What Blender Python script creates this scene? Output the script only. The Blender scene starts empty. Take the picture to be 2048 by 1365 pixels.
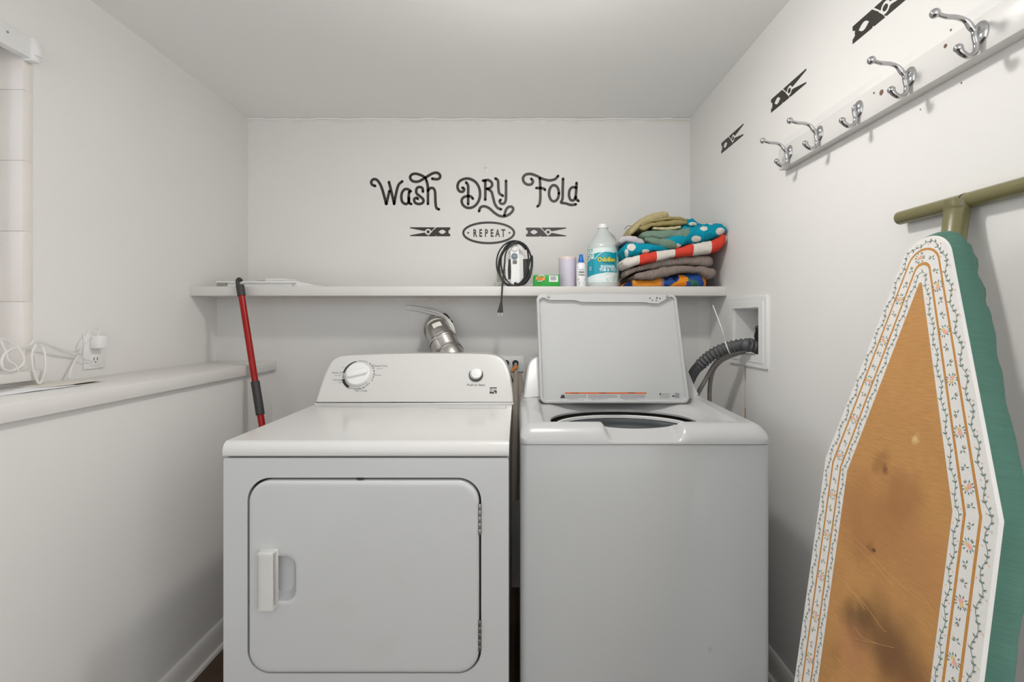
import bpy, bmesh, math, random
from mathutils import Vector, Matrix
R = math.radians
PI = math.pi
random.seed(7)
scn = bpy.context.scene
C = scn.collection

# ------------------------------------------------------------------ camera, world, lights, exposure
F = 972.0            # focal length in pixels of the 2048 x 1365 frame
CX, CY, CH = 1037.0, 644.0, 1.224
cd = bpy.data.cameras.new('camera')
cam = bpy.data.objects.new('camera', cd)
C.objects.link(cam)
cam.location = (0, 0, CH)
cam.rotation_euler = (R(90), 0, 0)
cd.sensor_width = 36.0
cd.lens = F / 2048 * 36.0
cd.shift_x = -(CX - 1024) / 2048
cd.shift_y = -(682.5 - CY) / 2048
cd.clip_start = 0.02
scn.camera = cam

w = bpy.data.worlds.new('world')
scn.world = w
w.use_nodes = True
bg = w.node_tree.nodes['Background']
bg.inputs[0].default_value = (0.985, 0.985, 0.985, 1)
bg.inputs[1].default_value = 1.8

ld = bpy.data.lights.new('ceiling_lamp_light', 'POINT')
ld.shadow_soft_size = 0.06
ld.energy = 8.3
ld.color = (1.0, 0.972, 0.93)
lo = bpy.data.objects.new('ceiling_lamp_light', ld)
lo.location = (0.06, 1.22, 2.15)
C.objects.link(lo)

la = bpy.data.lights.new('ceiling_lamp_downlight', 'AREA')   # the same lamp's light thrown downwards by its fitting
la.shape = 'DISK'
la.size = 0.13
la.energy = 6.5
la.color = (1.0, 0.972, 0.93)
lo = bpy.data.objects.new('ceiling_lamp_downlight', la)
lo.location = (0.06, 1.22, 2.205)
C.objects.link(lo)

lw_ = bpy.data.lights.new('window_daylight', 'AREA')      # daylight falling in through the left window
lw_.shape = 'RECTANGLE'
lw_.size, lw_.size_y = 0.9, 0.8
lw_.energy = 5.0
lw_.color = (0.80, 0.90, 1.0)
lo = bpy.data.objects.new('window_daylight', lw_)
lo.location = (-1.85, 0.87, 1.75)
lo.rotation_euler = Vector((0.8, 0, -0.6)).to_track_quat('-Z', 'Y').to_euler()
C.objects.link(lo)

vs = scn.view_settings
scn.display_settings.display_device = 'sRGB'
vs.view_transform = 'Standard'
vs.look = 'None'
vs.gamma = 1.0
vs.use_curve_mapping = False
vs.exposure = 0.03

# ------------------------------------------------------------------ measured planes
XL, XLL, XR = -1.391, -1.134, 0.882      # upper left wall, lower left wall, right wall
YB, YBL = 2.5, 2.24                      # upper and lower back wall
ZC = 2.271
def P(px, py, Y): return Vector(((px - CX) * Y / F, Y, CH - (py - CY) * Y / F))
def PX(px, py, X):
    Y = X * F / (px - CX)
    return Vector((X, Y, CH - (py - CY) * Y / F))

# ------------------------------------------------------------------ materials
MATS = {}
def s2l(c):
    return tuple(((x / 12.92) if x <= .04045 else ((x + .055) / 1.055) ** 2.4) for x in c)
def rgb(r, g, b): return s2l((r / 255, g / 255, b / 255))
def mat(name, col, rough=.5, metal=0., var=.04, vscale=18., bump=0., bscale=220., spec=.5, coat=0., trans=0.):
    if name in MATS: return MATS[name]
    m = bpy.data.materials.new(name)
    m.use_nodes = True
    nt = m.node_tree
    b = nt.nodes['Principled BSDF']
    b.inputs['Roughness'].default_value = rough
    b.inputs['Metallic'].default_value = metal
    b.inputs['Specular IOR Level'].default_value = spec
    b.inputs['Coat Weight'].default_value = coat
    b.inputs['Coat Roughness'].default_value = .12
    b.inputs['Transmission Weight'].default_value = trans
    tc = nt.nodes.new('ShaderNodeTexCoord')
    n = nt.nodes.new('ShaderNodeTexNoise')
    n.inputs['Scale'].default_value = vscale
    n.inputs['Detail'].default_value = 4
    nt.links.new(tc.outputs['Object'], n.inputs['Vector'])
    mix = nt.nodes.new('ShaderNodeMix')
    mix.data_type = 'RGBA'
    mix.inputs[6].default_value = (*[max(0, c * (1 - var)) for c in col], 1)
    mix.inputs[7].default_value = (*[min(1, c * (1 + var)) for c in col], 1)
    nt.links.new(n.outputs[0], mix.inputs[0])
    nt.links.new(mix.outputs[2], b.inputs['Base Color'])
    if bump:
        n2 = nt.nodes.new('ShaderNodeTexNoise')
        n2.inputs['Scale'].default_value = bscale
        n2.inputs['Detail'].default_value = 3
        nt.links.new(tc.outputs['Object'], n2.inputs['Vector'])
        bp = nt.nodes.new('ShaderNodeBump')
        bp.inputs['Strength'].default_value = bump
        bp.inputs['Distance'].default_value = .002
        nt.links.new(n2.outputs[0], bp.inputs['Height'])
        nt.links.new(bp.outputs[0], b.inputs['Normal'])
    MATS[name] = m
    return m
def wear(m, lo_, hi_, col, axis_box, scale=9., thr=(.5, .56), amount=1.):
    """blend a second paint colour in where an object-space box and a noise overlap (old paint, stains)"""
    nt = m.node_tree
    b = nt.nodes['Principled BSDF']
    src = b.inputs['Base Color'].links[0].from_socket
    tc = nt.nodes.new('ShaderNodeNewGeometry')
    sp = nt.nodes.new('ShaderNodeSeparateXYZ')
    nt.links.new(tc.outputs['Position'], sp.inputs[0])
    fac = None
    for ax, a0, a1, soft in axis_box:
        for v0, v1 in ((a0 - soft, a0 + soft), (a1 + soft, a1 - soft)):
            r = nt.nodes.new('ShaderNodeMapRange')
            r.inputs['From Min'].default_value = v0
            r.inputs['From Max'].default_value = v1
            nt.links.new(sp.outputs[ax], r.inputs[0])
            if fac is None: fac = r.outputs[0]
            else:
                mu = nt.nodes.new('ShaderNodeMath'); mu.operation = 'MULTIPLY'
                nt.links.new(fac, mu.inputs[0]); nt.links.new(r.outputs[0], mu.inputs[1]); fac = mu.outputs[0]
    n = nt.nodes.new('ShaderNodeTexNoise')
    n.inputs['Scale'].default_value = scale
    n.inputs['Detail'].default_value = 5
    nt.links.new(tc.outputs['Position'], n.inputs['Vector'])
    r = nt.nodes.new('ShaderNodeMapRange')
    r.inputs['From Min'].default_value = thr[0]; r.inputs['From Max'].default_value = thr[1]
    r.inputs['To Max'].default_value = amount
    nt.links.new(n.outputs[0], r.inputs[0])
    mu = nt.nodes.new('ShaderNodeMath'); mu.operation = 'MULTIPLY'
    nt.links.new(fac, mu.inputs[0]); nt.links.new(r.outputs[0], mu.inputs[1])
    mix = nt.nodes.new('ShaderNodeMix'); mix.data_type = 'RGBA'
    nt.links.new(mu.outputs[0], mix.inputs[0])
    nt.links.new(src, mix.inputs[6])
    mix.inputs[7].default_value = (*col, 1)
    nt.links.new(mix.outputs[2], b.inputs['Base Color'])

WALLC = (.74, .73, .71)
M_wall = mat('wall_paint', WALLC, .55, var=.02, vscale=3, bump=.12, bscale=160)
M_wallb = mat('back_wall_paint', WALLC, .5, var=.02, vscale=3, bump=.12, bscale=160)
wear(M_wallb, 0, 0, (.70, .68, .63), [(2, 2.247, 2.30, .006), (0, -1.4, .9, .01)], 14, (.42, .56), .8)
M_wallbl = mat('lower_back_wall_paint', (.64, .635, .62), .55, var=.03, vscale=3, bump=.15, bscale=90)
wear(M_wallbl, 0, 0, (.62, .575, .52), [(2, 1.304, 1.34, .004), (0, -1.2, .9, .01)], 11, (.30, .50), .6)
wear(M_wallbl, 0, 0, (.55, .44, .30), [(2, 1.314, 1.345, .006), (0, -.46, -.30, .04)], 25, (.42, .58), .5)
wear(M_wallbl, 0, 0, (.70, .69, .67), [(0, .83, .90, .01)], 12, (.3, .5), .8)
wear(M_wallbl, 0, 0, (.67, .67, .65), [(2, 1.255, 1.30, .02), (0, -.37, -.20, .02)], 10, (.35, .5), .6)
M_wallr = mat('right_wall_paint', WALLC, .5, var=.02, vscale=3, bump=.12, bscale=160)
wear(M_wallr, 0, 0, (.46, .20, .06), [(1, 1.887, 1.8955, .0015), (2, .70, 1.056, .003)], 30, (.05, .2), 1.)
wear(M_wallr, 0, 0, (.72, .71, .69), [(1, 1.80, 2.0, .03), (2, .80, 1.05, .03)], 7, (.46, .52), .7)
wear(M_wallr, 0, 0, (.66, .655, .645), [(1, .60, 1.62, .006), (2, 1.79, 1.83, .003)], 6, (.40, .5), .6)
M_ceil = mat('ceiling_paint', (.86, .855, .84), .7, var=.02, vscale=2, bump=.08, bscale=120)
M_trim = mat('trim_paint', (.74, .725, .70), .35, var=.03, vscale=7, bump=.05, bscale=60)
M_shelf = mat('shelf_paint', (.62, .605, .585), .4, var=.03, vscale=6, bump=.08, bscale=40)
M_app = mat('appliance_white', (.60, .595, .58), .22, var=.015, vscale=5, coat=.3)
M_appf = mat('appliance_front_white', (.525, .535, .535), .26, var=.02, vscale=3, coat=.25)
wear(M_appf, 0, 0, (.50, .49, .46), [(0, -.50, -.15, .06), (2, .33, .62, .05)], 9, (.56, .72), .35)
M_plas = mat('white_plastic', (.76, .76, .75), .32, var=.015)
M_black = mat('black_plastic', (.012, .012, .012), .4, var=.2)
M_rubber = mat('dark_rubber', (.02, .02, .02), .7, var=.2)
M_ink = mat('black_vinyl', rgb(44, 39, 33), .45, var=.08)
M_print = mat('black_print', (.02, .02, .02), .5, var=.05)
M_gprint = mat('grey_print', (.22, .22, .22), .5, var=.05)
M_steel = mat('dull_steel', (.35, .34, .33), .35, 1., var=.15)
M_chrome = mat('chrome', (.50, .50, .51), .06, 1., var=.02)
M_duct = mat('galvanised_duct', (.62, .60, .575), .27, 1., var=.10, vscale=40, bump=.10, bscale=60)
M_dark = mat('dark_void', (.008, .008, .008), .8)
M_hose = mat('grey_hose', (.075, .078, .080), .5, var=.1)
M_hose2 = mat('grey_thin_hose', (.20, .19, .18), .5, var=.1)
M_cable = mat('white_cable', (.70, .69, .67), .4)
M_red = mat('red_lacquer', rgb(150, 8, 3), .35, coat=.1, var=.06, spec=.3)
M_olive = mat('olive_enamel', rgb(112, 107, 70), .33, var=.12, vscale=30, coat=.2, bump=.05, bscale=90)
M_tan = mat('tan_scorched_cotton', rgb(183, 134, 78), .85, var=.10, vscale=9, bump=.3, bscale=700)
M_cream = mat('cream_cotton', rgb(216, 214, 210), .85, var=.02, bump=.2, bscale=700)
M_stripe = mat('ochre_stripe', rgb(184, 130, 64), .85, var=.05)
M_green = mat('green_cotton', rgb(68, 107, 94), .85, var=.14, vscale=14, bump=.3, bscale=600)
wear(M_tan, 0, 0, rgb(112, 74, 40), [(2, .35, .93, .15)], 5.5, (.55, .78), .75)
wear(M_tan, 0, 0, rgb(150, 98, 60), [(2, .2, .80, .1)], 2.6, (.42, .68), .55)

# ------------------------------------------------------------------ mesh builder
def sharp(me, ang=35):
    me.polygons.foreach_set('use_smooth', [True] * len(me.polygons))
    try: me.set_sharp_from_angle(angle=R(ang))
    except Exception: pass
def cat(pts, n=8, closed=False):
    """Catmull-Rom through points"""
    pts = [Vector(p) for p in pts]
    if len(pts) < 3: return pts
    out = []
    L = len(pts)
    rng = range(L) if closed else range(L - 1)
    for i in rng:
        p1, p2 = pts[i], pts[(i + 1) % L]
        p0 = pts[i - 1] if (i > 0 or closed) else p1 * 2 - p2
        p3 = pts[(i + 2) % L] if (i + 2 < L or closed) else p2 * 2 - p1
        for k in range(n):
            t = k / n
            out.append(.5 * ((2 * p1) + (p2 - p0) * t + (2 * p0 - 5 * p1 + 4 * p2 - p3) * t * t + (3 * p1 - p0 - 3 * p2 + p3) * t ** 3))
    if not closed: out.append(pts[-1])
    return out
def rrect(x0, x1, y0, y1, r, n=6):
    r = min(r, (x1 - x0) / 2 - 1e-5, (y1 - y0) / 2 - 1e-5)
    out = []
    for cx, cy, a in ((x1 - r, y1 - r, 0), (x0 + r, y1 - r, 90), (x0 + r, y0 + r, 180), (x1 - r, y0 + r, 270)):
        for k in range(n + 1):
            t = R(a + 90 * k / n)
            out.append((cx + r * math.cos(t), cy + r * math.sin(t)))
    return out
class MB:
    def __init__(s): s.bm = bmesh.new(); s.mi = 0
    def v(s, p): return s.bm.verts.new(p)
    def f(s, vs):
        try:
            fc = s.bm.faces.new(vs); fc.material_index = s.mi; return fc
        except ValueError: return None
    def merge(s, other):
        me = bpy.data.meshes.new('t'); other.to_mesh(me); other.free()
        n0 = len(s.bm.faces)
        s.bm.from_mesh(me); bpy.data.meshes.remove(me)
        s.bm.faces.ensure_lookup_table()
        for i in range(n0, len(s.bm.faces)): s.bm.faces[i].material_index = s.mi
    def box(s, x0, x1, y0, y1, z0, z1, bev=0., seg=2):
        b = bmesh.new()
        bmesh.ops.create_cube(b, size=1)
        for v in b.verts:
            v.co = ((x0 + x1) / 2 + v.co.x * (x1 - x0), (y0 + y1) / 2 + v.co.y * (y1 - y0), (z0 + z1) / 2 + v.co.z * (z1 - z0))
        if bev: bmesh.ops.bevel(b, geom=b.edges[:], offset=bev, segments=seg, profile=.5, affect='EDGES')
        s.merge(b); return s
    def prism(s, poly, place, h0, h1, cham=0.):
        """polygon (u,v) extruded from height h0 to h1 through place(u,v,h)"""
        b = bmesh.new()
        n = len(poly)
        lo = [b.verts.new(place(u, v, h0)) for u, v in poly]
        if cham:
            cu = sum(p[0] for p in poly) / n; cv = sum(p[1] for p in poly) / n
            ins = []
            for i in range(n):
                a, c, d = Vector(poly[i - 1]), Vector(poly[i]), Vector(poly[(i + 1) % n])
                t = (d - a); nn = Vector((-t.y, t.x))
                if nn.length > 0: nn.normalize()
                if nn.dot(Vector((cu, cv)) - c) < 0: nn = -nn
                ins.append((c, nn))
            rings = [lo]
            for k in range(0, 4):
                a = PI / 2 * k / 3
                off = cham * (1 - math.cos(a)); hh = h1 - (cham if h1 > h0 else -cham) * (1 - math.sin(a))
                rings.append([b.verts.new(place(c.x + q.x * off, c.y + q.y * off, hh)) for c, q in ins])
        else:
            rings = [lo, [b.verts.new(place(u, v, h1)) for u, v in poly]]
        for r0, r1 in zip(rings, rings[1:]):
            for i in range(n): b.faces.new((r0[i], r0[(i + 1) % n], r1[(i + 1) % n], r1[i]))
        b.faces.new(rings[0][::-1]); b.faces.new(rings[-1])
        bmesh.ops.recalc_face_normals(b, faces=b.faces[:])
        s.merge(b); return s
    def ring(s, outer, inner, place, h0, h1):
        b = bmesh.new(); n = len(outer)
        q = [[b.verts.new(place(u, v, h)) for u, v in poly] for poly in (outer, inner) for h in (h0, h1)]
        for A, B in ((q[0], q[1]), (q[1], q[3]), (q[3], q[2]), (q[2], q[0])):
            for i in range(n): b.faces.new((A[i], A[(i + 1) % n], B[(i + 1) % n], B[i]))
        bmesh.ops.recalc_face_normals(b, faces=b.faces[:])
        s.merge(b); return s
    def tube(s, path, r, n=10, cap=True, flat=1., up=None):
        path = [Vector(p) for p in path]
        rr = r if isinstance(r, (list, tuple)) else [r] * len(path)
        b = bmesh.new(); rings = []
        up = Vector(up) if up else None
        prev = None
        for i, p in enumerate(path):
            t = (path[min(i + 1, len(path) - 1)] - path[max(i - 1, 0)])
            if t.length < 1e-9: t = Vector((0, 0, 1))
            t.normalize()
            if prev is None:
                a = up or (Vector((0, 0, 1)) if abs(t.z) < .9 else Vector((1, 0, 0)))
                prev = (a - t * a.dot(t)).normalized()
            else:
                q = prev - t * prev.dot(t)
                prev = q.normalized() if q.length > 1e-6 else prev
            bi = t.cross(prev)
            rings.append([b.verts.new(p + prev * math.cos(2 * PI * k / n) * rr[i] * flat + bi * math.sin(2 * PI * k / n) * rr[i]) for k in range(n)])
        for A, B in zip(rings, rings[1:]):
            for k in range(n): b.faces.new((A[k], A[(k + 1) % n], B[(k + 1) % n], B[k]))
        if cap: b.faces.new(rings[0][::-1]); b.faces.new(rings[-1])
        bmesh.ops.recalc_face_normals(b, faces=b.faces[:])
        s.merge(b); return s
    def lathe(s, prof, c=(0, 0, 0), n=32, M=None, sq=2., sx=1., sy=1., cap=True):
        """profile (r,z) around the z axis, optional superellipse exponent, optional matrix"""
        b = bmesh.new(); rings = []
        for r, z in prof:
            ring = []
            for k in range(n):
                a = 2 * PI * k / n
                ca, sa = math.cos(a), math.sin(a)
                q = (abs(ca) ** sq + abs(sa) ** sq) ** (-1 / sq)
                p = Vector((r * ca * q * sx, r * sa * q * sy, z))
                if M: p = M @ p
                ring.append(b.verts.new(p + Vector(c)))
            rings.append(ring)
        for A, B in zip(rings, rings[1:]):
            for k in range(n): b.faces.new((A[k], A[(k + 1) % n], B[(k + 1) % n], B[k]))
        if cap: b.faces.new(rings[0][::-1]); b.faces.new(rings[-1])
        bmesh.ops.recalc_face_normals(b, faces=b.faces[:])
        s.merge(b); return s
    def ball(s, c, r, sc=(1, 1, 1), u=14, v=9):
        b = bmesh.new()
        bmesh.ops.create_uvsphere(b, u_segments=u, v_segments=v, radius=r)
        for x in b.verts: x.co = Vector((x.co.x * sc[0], x.co.y * sc[1], x.co.z * sc[2])) + Vector(c)
        s.merge(b); return s
    def ribbon(s, pts, wid, place, h0=0., h1=.0008, smooth=6, closed=False, caps=True, taper=None):
        """flat stroke along 2D points in the place() plane"""
        q = cat([(p[0], p[1], 0) for p in pts], smooth, closed) if smooth else [Vector((p[0], p[1], 0)) for p in pts]
        q = [Vector((p.x, p.y)) for p in q]
        n = len(q); L, Rr = [], []
        for i in range(n):
            a = q[i - 1] if (i > 0 or closed) else q[0]
            c = q[(i + 1) % n] if (i < n - 1 or closed) else q[-1]
            t = c - a
            t = t.normalized() if t.length > 0 else Vector((1, 0))
            nn = Vector((-t.y, t.x)); hw = wid / 2 * (taper(i / max(1, n - 1)) if taper else 1)
            L.append(q[i] + nn * hw); Rr.append(q[i] - nn * hw)
            if i == 0: t0 = t
            t1 = t
        b = bmesh.new()
        def q4(A, B, Cc, D):
            lo = [b.verts.new(place(p.x, p.y, h0)) for p in (A, B, Cc, D)]
            hi = [b.verts.new(place(p.x, p.y, h1)) for p in (A, B, Cc, D)]
            b.faces.new(hi)
            for i in range(4): b.faces.new((lo[i], lo[(i + 1) % 4], hi[(i + 1) % 4], hi[i]))
        for i in range(n if closed else n - 1):
            j = (i + 1) % n
            q4(L[i], L[j], Rr[j], Rr[i])
        if caps and not closed:
            for p in (q[0], q[-1]):
                hi = [b.verts.new(place(p.x + wid / 2 * math.cos(2 * PI * k / 14), p.y + wid / 2 * math.sin(2 * PI * k / 14), h1)) for k in range(14)]
                lo = [b.verts.new(place(p.x + wid / 2 * math.cos(2 * PI * k / 14), p.y + wid / 2 * math.sin(2 * PI * k / 14), h0)) for k in range(14)]
                b.faces.new(hi)
                for k in range(14): b.faces.new((lo[k], lo[(k + 1) % 14], hi[(k + 1) % 14], hi[k]))
        s.merge(b); return s
    def text(s, txt, size, place, u=0., v=0., sx=1., h=.0006, bold=0., align='CENTER', shear=0., flip=1):
        cu = bpy.data.curves.new('txt', 'FONT')
        cu.body = txt; cu.size = 1.; cu.align_x = align; cu.offset = bold; cu.resolution_u = 2; cu.shear = shear
        o = bpy.data.objects.new('txt', cu); C.objects.link(o)
        dg = bpy.context.evaluated_depsgraph_get()
        me = bpy.data.meshes.new_from_object(o.evaluated_get(dg))
        vs = [s.bm.verts.new(place(u + p.co.x * size * sx, v + flip * p.co.y * size, h)) for p in me.vertices]
        for p in me.polygons: s.f([vs[i] for i in p.vertices])
        bpy.data.objects.remove(o); bpy.data.curves.remove(cu); bpy.data.meshes.remove(me)
        return s
    def build(s, name, m, parent=None, base=None, ang=35, loc=None):
        me = bpy.data.meshes.new(name)
        bm = s.bm
        b = Vector(base) if base is not None else (Vector(parent['_base']) if parent is not None else Vector((0, 0, 0)))
        bmesh.ops.translate(bm, verts=bm.verts[:], vec=-b)
        bm.normal_update()
        bm.to_mesh(me); bm.free()
        for q in (m if isinstance(m, (list, tuple)) else [m]): me.materials.append(q)
        sharp(me, ang)
        o = bpy.data.objects.new(name, me)
        C.objects.link(o)
        o['_base'] = tuple(b)
        if parent is not None: o.parent = parent
        else: o.location = b
        return o
def thing(name, label, category, base, group=None):
    o = bpy.data.objects.new(name, None)
    o.empty_display_size = .05
    C.objects.link(o)
    o.location = base
    o['_base'] = tuple(base)
    o['label'] = label; o['category'] = category
    if group: o['group'] = group
    return o
def tag(o, label, category, group=None):
    o['label'] = label; o['category'] = category
    if group: o['group'] = group
    return o
def struct(mb, name, m, parent=None, base=(0, 0, 0)):
    o = mb.build(name, m, parent, base if parent is None else None)
    if parent is None: o['kind'] = 'structure'
    return o
XYZ = lambda x, y, z: Vector((x, y, z))

# ------------------------------------------------------------------ the room
Y0 = -1.5
T = .12
WY0, WY1, WZ0, WZ1 = .36, 1.372, 1.062, 2.0            # window opening in the left wall
m = MB()
m.box(XL - .22, XL, Y0, WY0, 1.003, ZC); m.box(XL - .22, XL, WY1, YB + T, 1.003, ZC)
m.box(XL - .22, XL, WY0, WY1, 1.003, WZ0); m.box(XL - .22, XL, WY0, WY1, WZ1, ZC)
wl = struct(m, 'wall_left', M_wall)
M_block = mat('painted_block', (.74, .70, .665), .5, var=.03, vscale=10, bump=.35, bscale=70)
zb = WZ0 + .02
for k in range(5):                                       # painted blocks in the window reveal
    z1 = min(zb + .1983, WZ1)
    b = MB().box(XL - .065, XL + .001, WY1 - .010, WY1 + .02, zb, z1 - .0002, .0015).build('concrete_block', M_block, wl)
    zb += .1985
struct(MB().box(XL - .22, XLL, Y0, YBL + .1, 0, 1.003), 'wall_left_lower', M_wall)
struct(MB().box(XL - .2, XR + .2, YB, YB + T, 1.3, ZC), 'wall_back', M_wallb)
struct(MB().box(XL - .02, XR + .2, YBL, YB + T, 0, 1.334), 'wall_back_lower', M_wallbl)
# right wall with the recess for the washer box
BY0, BY1, BZ0, BZ1 = 1.764, 1.985, 1.097, 1.279
m = MB()
m.box(XR, XR + .16, .45, BY0, 0, ZC); m.box(XR, XR + .16, BY1, YB + T, 0, ZC)
m.box(XR, XR + .16, BY0, BY1, 0, BZ0); m.box(XR, XR + .16, BY0, BY1, BZ1, ZC)
m.box(XR + .11, XR + .16, BY0, BY1, BZ0, BZ1)
wr = struct(m, 'wall_right', M_wallr)
struct(MB().box(XL - .3, XR + .3, Y0, YB + T, ZC, ZC + .1), 'ceiling', M_ceil)
fl = struct(MB().box(XL - .3, XR + .3, Y0, YB + T, -.06, -.004), 'floor', M_dark)
M_plank = mat('brown_plank', rgb(74, 54, 38), .35, var=.25, vscale=25, bump=.1, bscale=60)
x = XLL
k = 0
while x < XR:
    y = Y0 - (k % 3) * .4
    while y < YBL:
        a, b_ = max(y, Y0), min(y + 1.2, YBL)
        if b_ - a > .02:
            MB().box(x + .0008, min(x + .124, XR), a + .0008, b_ - .0008, -.006, 0., .0015, 1).build('plank', M_plank, fl)
        y += 1.2
    x += .125; k += 1
def baseboard(name, xs, sgn, y0, y1):
    prof = [(0, 0), (.016, 0), (.016, .062), (.013, .072), (.012, .078), (.007, .087), (0, .089)]
    pl = lambda u, v, h: Vector((xs + sgn * u, h, v))
    m = MB().prism(prof, pl, y0, y1)
    m.prism([(.016, 0), (.029, 0), (.027, .010), (.016, .014)], pl, y0, y1)
    return struct(m, name, M_trim)
baseboard('baseboard_left', XLL, 1, Y0, YBL)
baseboard('baseboard_right', XR, -1, .45, YBL)
# rim of ceiling caulk along the back wall
pts = [(XL + (XR - XL) * i / 60, YB - .003 - .002 * random.random(), ZC - .003 - .003 * random.random()) for i in range(61)]
struct(MB().tube(pts, .004, 6), 'trim_1', M_ceil)
# window
M_glass = mat('window_glass', (.9, .95, 1.), .03, var=0)
nt_ = M_glass.node_tree                                   # thin architectural glass: mostly transparent with a weak reflection
tr_ = nt_.nodes.new('ShaderNodeBsdfTransparent'); gl_ = nt_.nodes.new('ShaderNodeBsdfGlossy'); mx_ = nt_.nodes.new('ShaderNodeMixShader'); fr_ = nt_.nodes.new('ShaderNodeFresnel')
gl_.inputs['Roughness'].default_value = .02
nt_.links.new(fr_.outputs[0], mx_.inputs[0]); nt_.links.new(tr_.outputs[0], mx_.inputs[1]); nt_.links.new(gl_.outputs[0], mx_.inputs[2])
nt_.links.new(mx_.outputs[0], nt_.nodes['Material Output'].inputs['Surface'])
m = MB()
pl = lambda u, v, h: Vector((XL - .065 - h, u, v))
m.ring(rrect(WY0, WY1, WZ0, WZ1, .002, 1), rrect(WY0 + .045, WY1 - .03, WZ0 + .05, WZ1 - .05, .002, 1), pl, 0, .06)
m.box(XL - .125, XL - .065, .845, .885, WZ0, WZ1, .003)
win = struct(m, 'window_1', M_trim)
MB().box(XL - .098, XL - .094, WY0 + .02, WY1 - .02, WZ0 + .03, WZ1 - .03).build('pane', M_glass, win)
MB().box(XL - .07, XL + .026, WY0 - .03, WY1 + .028, 1.058, 1.086, .004).build('window_sill', M_trim, win)
t = thing('blind_headrail', 'white blind headrail across the top of the window at the left edge', 'blind', (XL, .8, 1.96))
MB().box(XL, XL + .024, .30, 1.366, 1.963, 2.023, .003).build('valance', M_plas, t)
MB().box(XL, XL + .030, 1.362, 1.384, 1.958, 2.024, .003).build('end_cap', M_plas, t)
MB().box(XL + .022, XL + .034, 1.368, 1.384, 1.975, 2.002, .002).build('clip', M_plas, t)
MB().lathe([(.0025, 0), (.003, .001), (.002, .002)], (XL + .024, 1.30, 2.0), 10, Matrix.Rotation(R(90), 4, 'Y')).build('screw', M_steel, t)

# ledge and shelf boards
tag(MB().box(XL, -1.115, Y0, YBL, 1.003, 1.0445, .002).build('ledge', M_trim, None, (-1.25, .4, 1.003)),
    'long white painted ledge running along the left wall below the window', 'ledge')
tag(MB().box(XL, XR, 2.058, YB, 1.334, 1.3743, .0025).build('shelf', M_shelf, None, (-.25, 2.28, 1.334)),
    'white painted wall shelf spanning the back wall above the machines', 'shelf')

# ceiling lamp (above the frame): added, unseen wide fitting sized to keep lamplight off the ceiling
M_lampglass = mat('frosted_lamp', (.9, .88, .84), .4)
t = thing('ceiling_lamp', 'white ceiling lamp above the machines, its wide pan added to block uplight', 'lamp', (.06, 1.22, ZC))
MB().lathe([(.225, ZC), (.23, ZC - .03), (.228, ZC - .047), (.222, ZC - .047), (.215, ZC - .03), (.0, ZC - .03)], (.06, 1.22, 0), 40, cap=False).build('uplight_shield', M_trim, t)

# ------------------------------------------------------------------ dryer
DX0, DX1, DYF, DZT = -.7612, -.0245, 1.254, .914
t = thing('dryer', 'white front loading dryer with knob console, left of the washer', 'dryer', ((DX0 + DX1) / 2, 1.6, 0))
dryer = t
FR = lambda u, v, h: Vector((u, 1.252 - h, v))           # dryer front plane, h towards the viewer
dx0, dx1, dz0, dz1 = -.693, -.1016, .321, .816
m = MB()
m.ring(rrect(DX0 + .001, DX1 - .001, .03, .8725, .006, 10), rrect(dx0 - .0055, dx1 + .0055, dz0 - .0035, dz1 + .006, .060, 10), FR, -.022, 0)
m.box(DX0 + .002, DX1 - .002, 1.272, 1.965, .03, .876)
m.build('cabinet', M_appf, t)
# recessed channel around the door
m = MB().ring(rrect(dx0 - .03, dx1 + .03, dz0 - .03, dz1 + .03, .06, 10), rrect(dx0 + .02, dx1 - .02, dz0 + .02, dz1 - .02, .05, 10), FR, -.0215, -.016)
m.build('door_seal', M_rubber, t)
# top panel with rounded front edge
m = MB()
pl = lambda u, v, h: Vector((h, u, v))
prof = [(DYF + .001, .8765), (DYF - .004, .879), (DYF - .005, .885), (DYF - .004, .898), (DYF + .002, .908), (DYF + .011, .9135), (DYF + .02, .914), (1.965, .914), (1.965, .878)]
m.prism(prof, pl, DX0, DX1)
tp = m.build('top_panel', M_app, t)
# lint screen flap
m = MB().ring(rrect(-.285, -.045, 1.735, 1.796, .004, 3), rrect(-.2835, -.0465, 1.7365, 1.7945, .003, 3), lambda u, v, h: Vector((u, v, h)), .9138, .9144)
m.build('lint_flap_seam', M_gprint, tp)
MB().prism(rrect(-.2835, -.0465, 1.7365, 1.7945, .003, 3), XYZ, .914, .9146).build('lint_flap', M_app, tp)
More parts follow.
